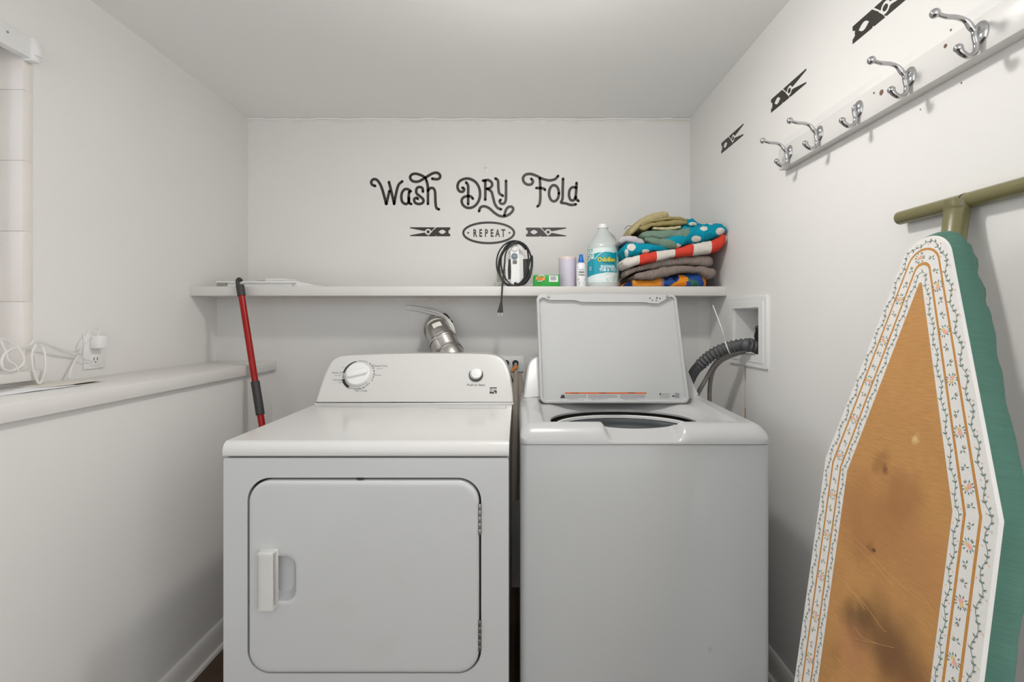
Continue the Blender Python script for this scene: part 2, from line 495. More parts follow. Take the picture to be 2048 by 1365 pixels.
# door with handle
hx0, hx1, hz0, hz1 = -.640, -.5715, .507, .622          # finger recess
m = MB()
outer = rrect(dx0, dx1, dz0, dz1, .056, 10); inner = rrect(hx0, hx1, hz0, hz1, .026, 10)
b = bmesh.new(); n = len(outer)
def ringv(poly, h, inset=0):
    return [b.verts.new(FR(u, v, h)) for u, v in poly]
rings = [ringv(outer, -.018), ringv(outer, .0), ringv(rrect(dx0 + .002, dx1 - .002, dz0 + .002, dz1 - .002, .054, 10), .0035),
         ringv(rrect(dx0 + .006, dx1 - .006, dz0 + .006, dz1 - .006, .050, 10), .0055), ringv(rrect(dx0 + .012, dx1 - .012, dz0 + .012, dz1 - .012, .045, 10), .006),
         ringv(rrect(dx0 + .020, dx1 - .020, dz0 + .020, dz1 - .020, .037, 10), .006), ringv(rrect(hx0 - .010, hx1 + .011, hz0 - .010, hz1 + .010, .034, 10), .006),
         ringv(rrect(hx0 - .004, hx1 + .005, hz0 - .004, hz1 + .004, .029, 10), .006), ringv(inner, .004),
         ringv(rrect(hx0 + .003, hx1 - .006, hz0 + .006, hz1 - .005, .024, 10), -.008), ringv(rrect(hx0 + .006, hx1 - .014, hz0 + .014, hz1 - .010, .02, 10), -.017)]
for A, B in zip(rings, rings[1:]):
    for i in range(n): b.faces.new((A[i], A[(i + 1) % n], B[(i + 1) % n], B[i]))
b.faces.new(rings[-1])
bmesh.ops.recalc_face_normals(b, faces=b.faces[:])
m.merge(b)
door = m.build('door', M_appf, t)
m = MB()
gx0, gx1, gz0, gz1 = -.6635, -.6195, .4905, .6395
prof = [(gx0, .005), (gx0 + .001, .016), (gx0 + .004, .023), (gx0 + .010, .0275), (gx0 + .018, .029), (gx1 - .002, .029), (gx1, .027), (gx1, .023), (gx0 + .02, .021), (gx0 + .014, .005)]
m.prism(prof, lambda u, v, h: Vector((u, 1.252 - v, h)), gz0 + .006, gz1 - .006)
for za, zb_ in ((gz1 - .008, gz1), (gz0, gz0 + .008)):
    m.box(gx0 + .003, gx1 - .001, 1.252 - .026, 1.252 - .005, za, zb_, .0035)
m.box(gx0 + .002, gx1 + .004, 1.252 - .009, 1.252 - .005, gz0 - .002, gz1 + .002, .0015)
m.build('handle', M_app, door)
for z in (.7165, .417):
    m = MB()
    for k in range(5):
        m.lathe([(.0042, 0), (.0045, .001), (.0045, .0145), (.0042, .0155)], (-.0995, 1.2495, z - .040 + k * .016), 12)
    m.build('hinge', M_steel, t)
MB().box(-.415, -.40, 1.249, 1.256, .8175, .8225, .001).build('door_stop', M_rubber, t)
# console (front face traced on its own sloping plane)
def cons_pt(px, py, yb, zb0, yt, zt):
    sl = (zt - zb0) / (yt - yb); a = (py - CY) / F
    Y = (CH - zb0 + sl * yb) / (sl + a)
    return P(px, py, Y)
def console(outl, yb, zb0, yt, zt, yback, name, parent, mtl):
    d = Vector((0, yt - yb, zt - zb0)).normalized()
    nrm = Vector((0, -d.z, d.y))                      # outwards from the sloping face
    q = [cons_pt(px, py, yb, zb0, yt, zt) for px, py in outl]
    q = [p for p in cat(q, 4)]
    c = sum(q, Vector()) / len(q)
    b = bmesh.new()
    L = len(q)
    def ins(o):
        out = []
        for i, p in enumerate(q):
            tt = (q[(i + 1) % L] - q[i - 1]).normalized()
            nn = tt.cross(nrm).normalized()
            if nn.dot(c - p) < 0: nn = -nn
            out.append(p + nn * o)
        return out
    rings = [[Vector((p.x, max(yback, p.y + .03), p.z)) for p in q], [p - nrm * .007 for p in q], [p - nrm * .0025 for p in ins(.0008)],
             [p - nrm * .0006 for p in ins(.003)], ins(.007), ins(.011)]
    R_ = [[b.verts.new(p) for p in r] for r in rings]
    for A, B in zip(R_, R_[1:]):
        for i in range(L): b.faces.new((A[i], A[(i + 1) % L], B[(i + 1) % L], B[i]))
    b.faces.new(R_[-1]); b.faces.new(R_[0][::-1])
    bmesh.ops.recalc_face_normals(b, faces=b.faces[:])
    m = MB(); m.merge(b)
    return m.build(name, mtl, parent), nrm
DC = (1.809, .914, 1.912, 1.100)
outl = [(629, 810), (634, 795), (641, 773), (648, 753), (655, 737), (663, 723), (674, 715), (690, 711), (740, 708.5), (830, 706.5), (920, 706.5), (970, 707.5), (990, 710), (1004, 717), (1013, 729), (1019, 745), (1023, 768), (1026, 792), (1027, 810)]
con, cn = console(outl, *DC, 1.965, 'console', t, M_app)
def DP(px, py, h): return cons_pt(px, py, *DC) + cn * h      # a point of the console face, h proud of it
kc = DP(717, 750, 0)
du = (DP(718, 750, 0) - DP(717, 750, 0)).normalized(); dv = Vector((0, DC[2] - DC[0], DC[3] - DC[1])).normalized()
MK = Matrix((du, dv, cn)).transposed()
ppm = (DP(727, 750, 0) - DP(717, 750, 0)).length / 10       # metres per pixel there
KP = lambda u, v, h: kc + du * u + dv * v + cn * h
m = MB().lathe([(.049, 0), (.049, .004), (.047, .011), (.044, .0145), (.040, .0155), (0.001, .0155)], kc, 48, MK)
knob = m.build('timer_knob', M_plas, con)
a = R(14)
rot = lambda u, v: (u * math.cos(a) - v * math.sin(a), u * math.sin(a) + v * math.cos(a))
bar = [rot(u, v) for u, v in rrect(-.040, .040, -.012, .012, .011, 6)]
MB().prism(bar, KP, .014, .027, .004).build('grip_bar', M_plas, knob)
m = MB()
arc = [(.0585 * math.cos(R(q)), .0585 * math.sin(R(q))) for q in range(107, 176, 6)]
m.ribbon(arc, .007, KP, .0001, .0006, 3, caps=False, taper=lambda t_: .45 + .55 * min(1, t_ * 1.6))
arc = [(.0585 * math.cos(R(q)), .0585 * math.sin(R(q))) for q in range(198, 241, 6)]
m.ribbon(arc, .010, KP, .0001, .0006, 3, caps=False)
for q in (181, 187, 193):
    m.prism([(.0585 * math.cos(R(q)) + .0022 * math.cos(R(k * 45)), .0585 * math.sin(R(q)) + .0022 * math.sin(R(k * 45))) for k in range(8)], KP, .0001, .0006)
m.ribbon([(.0585 * math.cos(R(q)), .0585 * math.sin(R(q))) for q in range(60, 106, 6)], .0012, KP, .0001, .0006, 2, caps=False)
m.ribbon([(.0585 * math.cos(R(q)), .0585 * math.sin(R(q))) for q in range(242, 330, 6)], .0012, KP, .0001, .0006, 2, caps=False)
for q in (-62, -75, -22, -9, 4, 16, 28, 39, 50):
    m.prism([(.060 * math.cos(R(q)) + .0022 * math.cos(R(k * 45)), .060 * math.sin(R(q)) + .0022 * math.sin(R(k * 45))) for k in range(8)], KP, .0001, .0006)
m.build('dial_marks', M_print, con)
m = MB()
TP = lambda px, py, s, txt, sx=1., al='CENTER', bold=.012: m.text(txt, s, KP, (px - 717) * ppm, (750 - py) * ppm * 1.06, sx, .0004, bold, al)
TP(758, 734, .013, 'Timed Dry'); TP(676, 748, .013, 'Auto Dry'); TP(686, 762, .011, 'Normal', 1, 'RIGHT')
TP(728, 784, .013, 'Air Only')
TP(692, 756, .006, 'LESS', 1, 'RIGHT'); TP(689, 767, .006, 'MORE', 1, 'RIGHT'); TP(755, 752, .0075, 'Touch Up')
TP(758, 738.5, .005, 'HIGH HEAT'); TP(676, 752.5, .005, 'HIGH HEAT'); TP(686, 736, .005, 'DELICATE')
for px, py, s in ((737, 730, '90'), (742, 734, '80'), (745, 739, '70'), (747, 745, '50'), (747, 752, '30'), (746, 758, '20'), (737, 770, 'OFF'), (722, 778, '30'), (715, 780, '20'), (711, 727, 'OFF'), (703, 779, 'OFF')):
    TP(px, py, .0065, s)
m.build('control_lettering', M_gprint, con)
bc = DP(953, 750, 0); BP = lambda u, v, h: bc + du * u + dv * v + cn * h
MB().lathe([(.026, 0), (.026, .0035), (.0235, .005), (.022, .003)], bc, 36, MK, cap=False).build('button_bezel', M_plas, con)
q = [(-.0015 + .0255 * math.cos(R(k)), .0255 * math.sin(R(k))) for k in range(150, 391, 10)]
MB().ribbon(q, .006, BP, .0005, .0062, 2, caps=False, taper=lambda t_: .25 + .75 * math.sin(PI * t_)).build('button_shadow_ring', M_print, con)
MB().lathe([(.0215, 0), (.0215, .007), (.0195, .010), (.014, .0112), (.0, .0115)], bc + dv * .002, 32, MK).build('start_button', M_plas, con)
m = MB().text('Push to Start', .0125, BP, 0, -.046, 1.05, .0004, .014)
m.build('button_lettering', M_print, con)
lc = DP(986.5, 781.5, 0); LP = lambda u, v, h: lc + du * u + dv * v + cn * h
MB().prism(rrect(-.0135, .0135, -.0125, .0125, .001, 1), LP, .0001, .0006).build('emblem', M_print, con)
m = MB()
m.ribbon([(-.0135, .0062), (-.004, .0058), (.002, .0064), (.0135, .0058)], .0018, LP, .0007, .0009, 4, caps=False)
m.ribbon([(-.0135, .0012), (-.006, .0010), (-.001, .0042), (.006, .0020), (.0135, .0012)], .0015, LP, .0007, .0009, 4, caps=False)
m.ribbon([(-.0135, -.0030), (-.006, -.0028), (.001, .0006), (.0135, .0032)], .0017, LP, .0007, .0009, 4, caps=False)
m.ribbon([(-.006, -.0030), (.002, -.0052), (.0085, -.0125)], .0020, LP, .0007, .0009, 4, caps=False)
m.build('emblem_lines', M_plas, con)
# feet
for x in (DX0 + .05, DX1 - .05):
    for y in (1.31, 1.90):
        MB().lathe([(.02, 0), (.02, .012), (.009, .014), (.009, .032)], (x, y, 0), 14).build('foot', M_rubber, t)

# ------------------------------------------------------------------ washer
M_washf = mat('washer_front_white', (.50, .515, .515), .24, var=.02, vscale=3, coat=.3)
M_wash = mat('washer_white', (.445, .45, .45), .28, var=.015, vscale=5, coat=.1)
WX0, WX1, WYF = .0042, .7028, 1.35
t = thing('washer', 'white top loading washer with its lid standing open', 'washer', ((WX0 + WX1) / 2, 1.66, 0))
washer = t
MB().ring(rrect(WX0, WX1, WYF, 2.0, .022, 8), rrect(WX0 + .006, WX1 - .006, WYF + .006, 1.994, .018, 8), XYZ, .03, .8815).build('cabinet', M_washf, t)
MB().ring(rrect(WX0 + .004, WX1 - .004, WYF + .004, 1.99, .02, 8), rrect(WX0 + .012, WX1 - .012, WYF + .012, 1.985, .016, 8), XYZ, .8815, .8855).build('cabinet_seam', M_rubber, t)
for x in (WX0 + .05, WX1 - .05):
    for y in (1.41, 1.93):
        MB().lathe([(.02, 0), (.02, .012), (.009, .014), (.009, .032)], (x, y, 0), 14).build('foot', M_rubber, t)
def sst(a, b_, x):
    q = min(1, max(0, (x - a) / (b_ - a))); return q * q * (3 - 2 * q)
def deck_h(x, y):
    df = max(0, y - (WYF - .005)); ds = max(0, min(x - WX0, WX1 - x))
    tf = min(1, df / .058); ts = min(1, ds / .034)
    pf = math.sqrt(max(0, 1 - (1 - tf) ** 2)); ps = math.sqrt(max(0, 1 - (1 - ts) ** 2))
    z = .8865 + .049 * pf * (.25 + .75 * ps) + .010 * sst(1.38, 1.85, y)
    rec = sst(.066, .084, x) * (1 - sst(.618, .640, x)) * sst(1.402, 1.422, y) * (1 - sst(1.82, 1.86, y))
    z -= .016 * rec
    ch = (1 - sst(.235, .262, x) ) if x < .345 else sst(.438, .470, x)
    nz = .893 + (y - 1.355) * .31
    k = (1 - ch) * (1 - sst(1.44, 1.47, y))
    if nz < z: z = z * (1 - k) + nz * k
    return z
cx0, cy0, ea, eb, ex = .345, 1.597, .239, .178, 2.1
N, Mr = 240, 60
b = bmesh.new(); rings = []
ox0, ox1, oy0, oy1 = WX0 - .0005, WX1 + .0005, WYF - .005, 2.0
for j in range(Mr + 1):
    ring = []
    for i in range(N):
        a = 2 * PI * i / N; ca, sa = math.cos(a), math.sin(a)
        # inner point
        k = (abs(ca / ea) ** ex + abs(sa / eb) ** ex) ** (-1 / ex)
        ix, iy = cx0 + ca * k, cy0 + sa * k
        ks = []
        if ca > 1e-9: ks.append((ox1 - cx0) / ca)
        if ca < -1e-9: ks.append((ox0 - cx0) / ca)
        if sa > 1e-9: ks.append((oy1 - cy0) / sa)
        if sa < -1e-9: ks.append((oy0 - cy0) / sa)
        ko = min(ks)
        oxp, oyp = cx0 + ca * ko, cy0 + sa * ko
        # round the front corners
        r = .022
        for qx, sg in ((ox0, 1), (ox1, -1)):
            ccx, ccy = qx + sg * r, oy0 + r
            if (oxp - ccx) * sg < 0 and oyp < ccy:
                d = Vector((oxp - ccx, oyp - ccy))
                if d.length > r: d = d.normalized() * r; oxp, oyp = ccx + d.x, ccy + d.y
        f_ = j / Mr; f_ = 1 - (1 - f_) ** 1.6
        x, y = ix + (oxp - ix) * f_, iy + (oyp - iy) * f_
        z = deck_h(x, y)
        dd = math.hypot(x - ix, y - iy)
        z -= .024 * (1 - sst(0, .06, dd)) * sst(1.43, 1.53, y)
        if j == 0: z -= .003
        ring.append(b.verts.new((x, y, z)))
    rings.append(ring)
skirt = [b.verts.new((v.co.x, v.co.y, v.co.z - .007)) for v in rings[0]]
skirt0 = [b.verts.new((v.co.x + (cx0 - v.co.x) * -.01, v.co.y, v.co.z - .007)) for v in rings[0]]
base_ = [b.verts.new((v.co.x, v.co.y, .884)) for v in rings[-1]]
for A, B in zip([skirt0] + rings, rings + [base_]):
    for i in range(N): b.faces.new((A[i], A[(i + 1) % N], B[(i + 1) % N], B[i]))
bmesh.ops.recalc_face_normals(b, faces=b.faces[:])
if sum(f.normal.z for f in b.faces) < 0: bmesh.ops.reverse_faces(b, faces=b.faces[:])
m = MB(); m.merge(b)
deck = m.build('deck', M_wash, t, ang=60)
# inside: tub, ring and basket
tc_ = (cx0, cy0)
OV = eb / ea                                              # tub, ring and basket follow the oval mouth
MB().lathe([(.2385, .884), (.2385, .50)], (*tc_, 0), 72, cap=False, sy=OV).build('tub', M_dark, t)
M_tub = mat('tub_ring_grey', (.62, .63, .63), .35)
MB().lathe([(.228, .878), (.227, .884), (.224, .8865), (.219, .8865), (.216, .884), (.215, .876)], (*tc_, 0), 72, cap=False, sy=OV).build('tub_ring', M_tub, t)
M_bask = mat('basket_grey', (.075, .083, .088), .3, var=.04)
m = MB().lathe([(.211, .868), (.210, .873), (.207, .875), (.204, .873), (.2025, .868), (.201, .858), (.201, .850), (.198, .846), (.192, .52), (.18, .48), (.06, .47), (.06, .58), (.03, .62), (.0, .62)], (*tc_, 0), 72, cap=False, sy=OV)
m.build('basket', M_bask, t)
# washer console
WC = (1.785, .938, 1.885, 1.100)
outl = [(1046, 802), (1048, 786), (1051, 760), (1055, 734), (1060, 722), (1068, 715), (1082, 711), (1150, 708), (1210, 707), (1280, 708), (1340, 711), (1357, 716), (1368, 726), (1377, 742), (1388, 768), (1402, 798)]
wc, wn = console(outl, *WC, 1.995, 'console', t, M_wash)
# lid
LY0, LY1 = 1.742, 1.80
lb = [P(1080, 808, LY0), P(1380, 808, LY0), P(1352.5, 588.5, LY1), P(1072.5, 588.5, LY1)]
ln = (lb[1] - lb[0]).cross(lb[3] - lb[0]).normalized()
if ln.y > 0: ln = -ln
def LD(u, v, h):                                          # u, v in 0..1 across the lid, h towards the viewer
    return lb[0] * (1 - u) * (1 - v) + lb[1] * u * (1 - v) + lb[2] * u * v + lb[3] * (1 - u) * v + ln * h
def lrr(i, r, n=8):                                       # rounded rectangle with true-size corners in lid units
    W_, H_ = .52, .38
    return [(x / W_, y / H_) for x, y in rrect(i, W_ - i, i, H_ - i, r, n)]
m = MB()
m.prism(lrr(.0, .022), LD, -.022, -.004)
b = bmesh.new()
seq = [(.0, .022, -.006), (.0005, .022, .001), (.003, .020, .0045), (.006, .018, .0055), (.009, .015, .005), (.0115, .013, .002), (.0125, .012, -.004)]
rg = [[b.verts.new(LD(u, v, h)) for u, v in lrr(i, r)] for i, r, h in seq]
for A, B in zip(rg, rg[1:]):
    for i in range(len(A)): b.faces.new((A[i], A[(i + 1) % len(A)], B[(i + 1) % len(A)], B[i]))
bmesh.ops.recalc_face_normals(b, faces=b.faces[:])
m.merge(b)
lid = m.build('lid', M_wash, t)
def lid_uv(px, py):                                       # photo pixel -> lid coordinates
    u, v = .5, .5
    for _ in range(30):
        p = LD(u, v, 0); q = (CX + F * p.x / p.y, CY - F * (p.z - CH) / p.y)
        u += (px - q[0]) / 290; v -= (py - q[1]) / 219
    return u, v
band = [(1079, 601), (1083, 596.5), (1089, 596.5), (1094, 599.5), (1100, 601), (1149, 601.2), (1153, 602), (1158, 604), (1163, 605), (1225, 605.3), (1290, 605.5), (1300, 607.5), (1316, 608), (1325, 603), (1334, 597.5), (1341, 594), (1347, 597), (1349, 600.5), (1346, 590.3), (1200, 588.8), (1080, 590.5)]
bp = [lid_uv(*p) for p in band]
m = MB().prism(bp, LD, -.003, .0062)
m.build('latch_band', M_wash, lid)
for px in (1096.5, 1333):
    u, v = lid_uv(px, 594.5)
    pl = lambda a_, b_, h, u=u, v=v: LD(u + a_ / .52, v + b_ / .38, h)
    m = MB().prism([(.0055 * math.cos(R(k * 22.5)), .0055 * math.sin(R(k * 22.5))) for k in range(16)], pl, .006, .0088, .0015)
    m.build('screw', M_steel, lid)
m = MB()
for px, py, rr in ((1299, 597.5, .0025), (1319, 598, .0025), (1304, 602, .0022), (1311.5, 602, .0022), (1313, 597, .003)):
    u, v = lid_uv(px, py)
    pl = lambda a_, b_, h, u=u, v=v: LD(u + a_ / .52, v + b_ / .38, h)
    m.prism([(rr * math.cos(R(k * 45)), rr * math.sin(R(k * 45))) for k in range(8)], pl, .0062, .0066)
m.build('latch_holes', M_print, lid)
# warning print on the lid (flat)
def lidbar(m, x0, x1, y0, y1, h=-.0036):
    q = [lid_uv(x0, y1), lid_uv(x1, y1), lid_uv(x1, y0), lid_uv(x0, y0)]
    m.f([m.v(LD(u, v, h)) for u, v in q])
M_orange = mat('warning_orange', rgb(200, 100, 46), .5)
m = MB(); lidbar(m, 1130, 1293.5, 785.2, 788.4)
m.build('warning_stripe', M_orange, lid)
m = MB()
for c0, c1 in ((1132, 1173), (1177, 1236), (1241, 1291)):
    for k in range(5):
        x = c0
        while x < c1 - (k == 4) * 18 - 2:
            wd = random.uniform(1.4, 4.5)
            lidbar(m, x, min(x + wd, c1), 790 + k * 1.75, 790.75 + k * 1.75, -.0035)
            x += wd + .8
    lidbar(m, c0 + 6, c0 + 16, 799.6, 801.2, -.0035); lidbar(m, c0 + 18, c0 + 36, 800, 800.8, -.0035)
lidbar(m, 1324, 1342, 788, 788.7); lidbar(m, 1324, 1340, 790, 790.6); lidbar(m, 1320, 1341, 793, 793.7); lidbar(m, 1320, 1337, 796, 796.6)
for k in range(9): lidbar(m, 1350.5, 1359.5, 786.5 + k * 1.15, 787.1 + k * 1.15, -.0035)
m.build('warning_lettering', M_gprint, lid)
m = MB()
u0 = lambda px, py: lid_uv(px, py)
m.prism([u0(*p) for p in ((1120.5, 797), (1122.5, 792), (1123, 789), (1125, 792), (1126.5, 788), (1128, 791.5), (1129, 790), (1130.5, 797))], LD, -.0038, -.0034)
lidbar(m, 1319.7, 1322.5, 787, 790.6); lidbar(m, 1345, 1350, 791.5, 794)
for u_, v_ in ((1150, 788.1), (1206, 787.7), (1263, 787.3)): m.text('WARNING', 3.4, lambda a_, b_, h: LD(*lid_uv(a_, b_), -.0035), u_, v_, .95, 0, .01, flip=-1)
m.build('warning_symbol', M_print, lid)

# ------------------------------------------------------------------ services behind the machines
t = thing('vent_duct', 'silver metal dryer vent elbow coming out of the back wall', 'duct', (P(882, 662, 2.2)))
ctr = [(871, 652, 2.26), (873, 655, 2.20), (877, 661, 2.15), (884, 675, 2.11), (889, 686, 2.09)]
path = [P(*c) for c in ctr]
MB().tube(cat(path[:3], 4), .055, 32).build('wall_collar', M_duct, t)
m = MB()
pp = cat([P(873, 657, 2.17), P(878, 666, 2.135), P(887, 683, 2.10)], 6)
m.tube(pp, .0555, 36)
for i in (0, 2, 11):
    if i < len(pp) - 1: m.tube([pp[i], pp[i] + (pp[i + 1] - pp[i]).normalized() * .006], .0585, 36)
m.build('elbow_segment', M_duct, t)
m = MB()
pp2 = [P(885.5, 681, 2.10), P(896, 703, 2.075), P(903, 718, 2.05), P(912, 760, 2.03)]
pp2 = cat(pp2, 5)
m.tube(pp2, .0595, 36)
m.tube([pp2[0], pp2[0] + (pp2[1] - pp2[0]).normalized() * .008], .0625, 36)
m.tube([pp2[5], pp2[5] + (pp2[6] - pp2[5]).normalized() * .006], .062, 36)
m.tube([pp2[7], pp2[7] + (pp2[8] - pp2[7]).normalized() * .006], .062, 36)
m.build('lower_pipe', M_duct, t)
# paper label wrapped on the elbow
ax = (pp[-1] - pp[4]).normalized()
a1 = Vector((0, -1, .35)); a1 = (a1 - ax * a1.dot(ax)).normalized(); a2 = ax.cross(a1)
m = MB(); g = []
for i in range(7):
    an = R(-22 + 40 * i / 6 - 6)
    g.append([m.v(pp[7] + ax * (s_ - .004) + (a1 * math.cos(an) + a2 * math.sin(an)) * .0562) for s_ in (-.014, .014)])
for A, B in zip(g, g[1:]): m.f((A[0], B[0], B[1], A[1]))
m.build('paper_label', mat('paper_label', (.72, .69, .63), .7), t)
m = MB()                                                  # ragged hole around the collar
hc = P(879, 649, YBL)
q = [(.055 * (1 + .12 * math.sin(k * 2.3) + .08 * random.random()) * math.cos(2 * PI * k / 28), .054 * (1 + .1 * math.sin(k * 1.7)) * math.sin(2 * PI * k / 28)) for k in range(28)]
m.prism(q, lambda u, v, h: hc + Vector((u, -h, v)), .0003, .0012)
m.build('wall_opening', mat('vent_hole_dark', (.03, .027, .024), .8, bump=.5), t)
t = thing('vent_cable', 'pair of white cables looping over the vent duct under the shelf', 'cable', P(880, 630, 2.2))
for o in (0, 1):
    pts = [(812, 613 + 4 * o, 2.228), (840, 617 + 4.5 * o, 2.22), (868, 623 + 5 * o, 2.19), (888, 632 + 5 * o, 2.17), (901 - 2 * o, 645 + 4 * o, 2.165), (908 - 3.5 * o, 661 + 2 * o, 2.165), (908.5 - 4 * o, 677, 2.17), (904 - 3 * o, 694, 2.19), (898, 712, 2.21)]
    MB().tube(cat([P(*p) for p in pts], 6), .0052, 10).build('cable', M_cable, t)
# outlet behind the dryer
t = thing('wall_outlet', 'white double wall outlet between the two machines', 'outlet', P(1023, 745, YBL))
a, c = P(996, 713, YBL), P(1047.5, 744, YBL)
MB().box(a.x, c.x, YBL - .006, YBL, c.z, a.z, .002).build('cover_plate', M_plas, t)
for px in (1011, 1032):
    p = P(px, 728, YBL)
    MB().box(p.x - .017, p.x + .017, YBL - .0085, YBL - .005, p.z - .024, p.z + .024, .002).build('socket', M_plas, t)
def plug(nm, px, py, lab):
    t = thing(nm, lab, 'plug', P(px, py, YBL))
    p = P(px, py, YBL - .03)
    MB().lathe([(.010, 0), (.013, .003), (.0145, .014), (.012, .024), (.006, .030)], (p.x, YBL - .0085, p.z), 16, Matrix.Rotation(R(90), 4, 'X')).build('plug_body', M_rubber, t)
    return t, p
t1, p = plug('power_plug', 1012, 727, 'black plug with dark cord in the left socket behind the dryer')
MB().tube(cat([p, P(1016, 742, 2.17), P(1023, 762, 2.14), P(1025, 800, 2.12), P(1022, 900, 2.1)], 6), .007, 10).build('cord', M_rubber, t1)
t2, p = plug('power_plug', 1031, 727, 'black plug with orange tagged beige cord in right socket')
M_beige = mat('beige_cord', (.30, .265, .225), .7, var=.15, bump=.3, bscale=60)
MB().tube(cat([p, P(1032, 745, 2.16), P(1031, 770, 2.11), P(1030, 800, 2.06), P(1030, 850, 2.0), P(1030, 1000, 1.98)], 6), [.008] * 6 + [.012] * 6 + [.016] * 19, 10).build('cord', M_beige, t2)
MB().tube(cat([P(1036, 748, 2.17), P(1041, 775, 2.13), P(1042, 800, 2.10), P(1038, 850, 2.08)], 6), .017, 10, flat=.5).build('cord_sleeve', M_beige, t2)
tgp = [P(1021, 741, 2.13), P(1024.5, 744, 2.13), P(1035, 733, 2.16), P(1031.5, 730, 2.16)]
m = MB(); vs_ = [m.v(p) for p in tgp] + [m.v(p + Vector((0, .001, 0))) for p in tgp]
m.f(vs_[:4]); m.f(vs_[4:][::-1])
for i in range(4): m.f((vs_[i], vs_[(i + 1) % 4], vs_[4 + (i + 1) % 4], vs_[4 + i]))
m.build('cord_tag', mat('tag_orange', rgb(214, 120, 30), .6), t2)

# washer supply box in the right wall
t = thing('supply_box', 'white recessed washer supply box in the right wall', 'supply box', (XR, 1.87, 1.05))
pl = lambda u, v, h: Vector((XR - h, u, v))
m = MB()
o_, i_ = rrect(1.715, 2.02, 1.056, 1.317, .003, 2), rrect(BY0 + .002, BY1 - .002, BZ0 + .002, BZ1 - .002, .002, 2)
m.ring(o_, i_, pl, -.002, .008)
m.ring(rrect(1.735, 2.003, 1.074, 1.299, .003, 2), i_, pl, .008, .0105)
m.build('frame', M_plas, t)
m = MB()
m.ring(i_, rrect(BY0 + .006, BY1 - .006, BZ0 + .006, BZ1 - .006, .002, 2), pl, -.105, .0)
m.box(XR + .100, XR + .108, BY0 + .002, BY1 - .002, BZ0 + .002, BZ1 - .002)
m.build('inner_box', M_plas, t)
vp = Vector((XR + .05, 1.90, 1.165))
m = MB().tube([vp, vp + Vector((-.012, -.03, .030))], [.011, .007], 10); m.ball(vp + Vector((-.014, -.035, .034)), .010)
m.tube([vp + Vector((0, 0, -.06)), vp], .008, 10)
m.build('valve', M_black, t)
m = MB(); m.box(XR + .02, XR + .07, 1.80, 1.84, BZ0 + .006, BZ0 + .04, .004); m.build('drain_fitting', mat('bluish_fitting', (.45, .52, .58), .4), t)
# corrugated drain hose
hp = [(1366, 800, 1.985), (1384, 752, 1.95), (1400, 731, 1.925), (1420, 713, 1.90), (1441, 701, 1.878), (1462, 694, 1.86), (1482, 690, 1.845), (1500, 689, 1.83), (1513, 691, 1.822), (1524, 697, 1.826), (1530, 712, 1.835)]
pts = [P(*p) for p in hp]
pts[-3] = Vector((.855, 1.822, P(1513, 691, 1.822).z)); pts[-2] = Vector((.895, 1.825, 1.128)); pts[-1] = Vector((.925, 1.828, 1.100))
pc = cat(pts, 26)
rad = []
s_ = 0
for i, p in enumerate(pc):
    if i: s_ += (pc[i] - pc[i - 1]).length
    st = max(0, min(1, (s_ - .155) / .015))
    rad.append(.0195 + st * .0042 * (.5 + .5 * math.tanh(2.5 * math.sin(2 * PI * s_ / .0155))) + (1 - st) * .0007 * math.sin(2 * PI * s_ / .0045))
t = thing('drain_hose', 'grey corrugated drain hose arching from washer to supply box', 'hose', pts[3])
MB().tube(pc, rad, 20).build('hose', M_hose, t, ang=50)
zc = P(1457, 691, 1.864)
tv = (pc[26 * 5 - 4] - pc[26 * 5 - 12]).normalized()
za = Vector((0, 0, 1)) - tv * tv.z; za.normalize(); zb2 = tv.cross(za)
zc = pc[26 * 5 - 8]
loop = [zc + (za * math.cos(2 * PI * k / 24) + zb2 * math.sin(2 * PI * k / 24)) * .0242 for k in range(25)]
m = MB().tube(loop, .0022, 6)
m.tube(cat([zc + za * .024, P(1446, 665, 1.85), P(1436, 638, 1.85), P(1425.5, 610.5, 1.85)], 6), [.0022] * 18 + [.0016], 6)
m.build('zip_tie', M_plas, t)
t = thing('supply_hoses', 'two thin grey supply hoses below the corrugated drain hose', 'hose', P(1425, 760, 1.93))
for pts in ([(1496, 700, 1.85), (1470, 706, 1.87), (1450, 712, 1.89), (1430, 729, 1.91), (1414, 755, 1.93), (1395, 789, 1.95), (1375, 830, 1.98)],
            [(1490, 703, 1.87), (1462, 712, 1.89), (1440, 724, 1.91), (1426, 742, 1.93), (1420, 770, 1.95), (1419, 805, 1.97), (1419, 850, 1.99)]):
    MB().tube(cat([P(*p) for p in pts], 8), .0085, 12).build('hose', M_hose2, t)

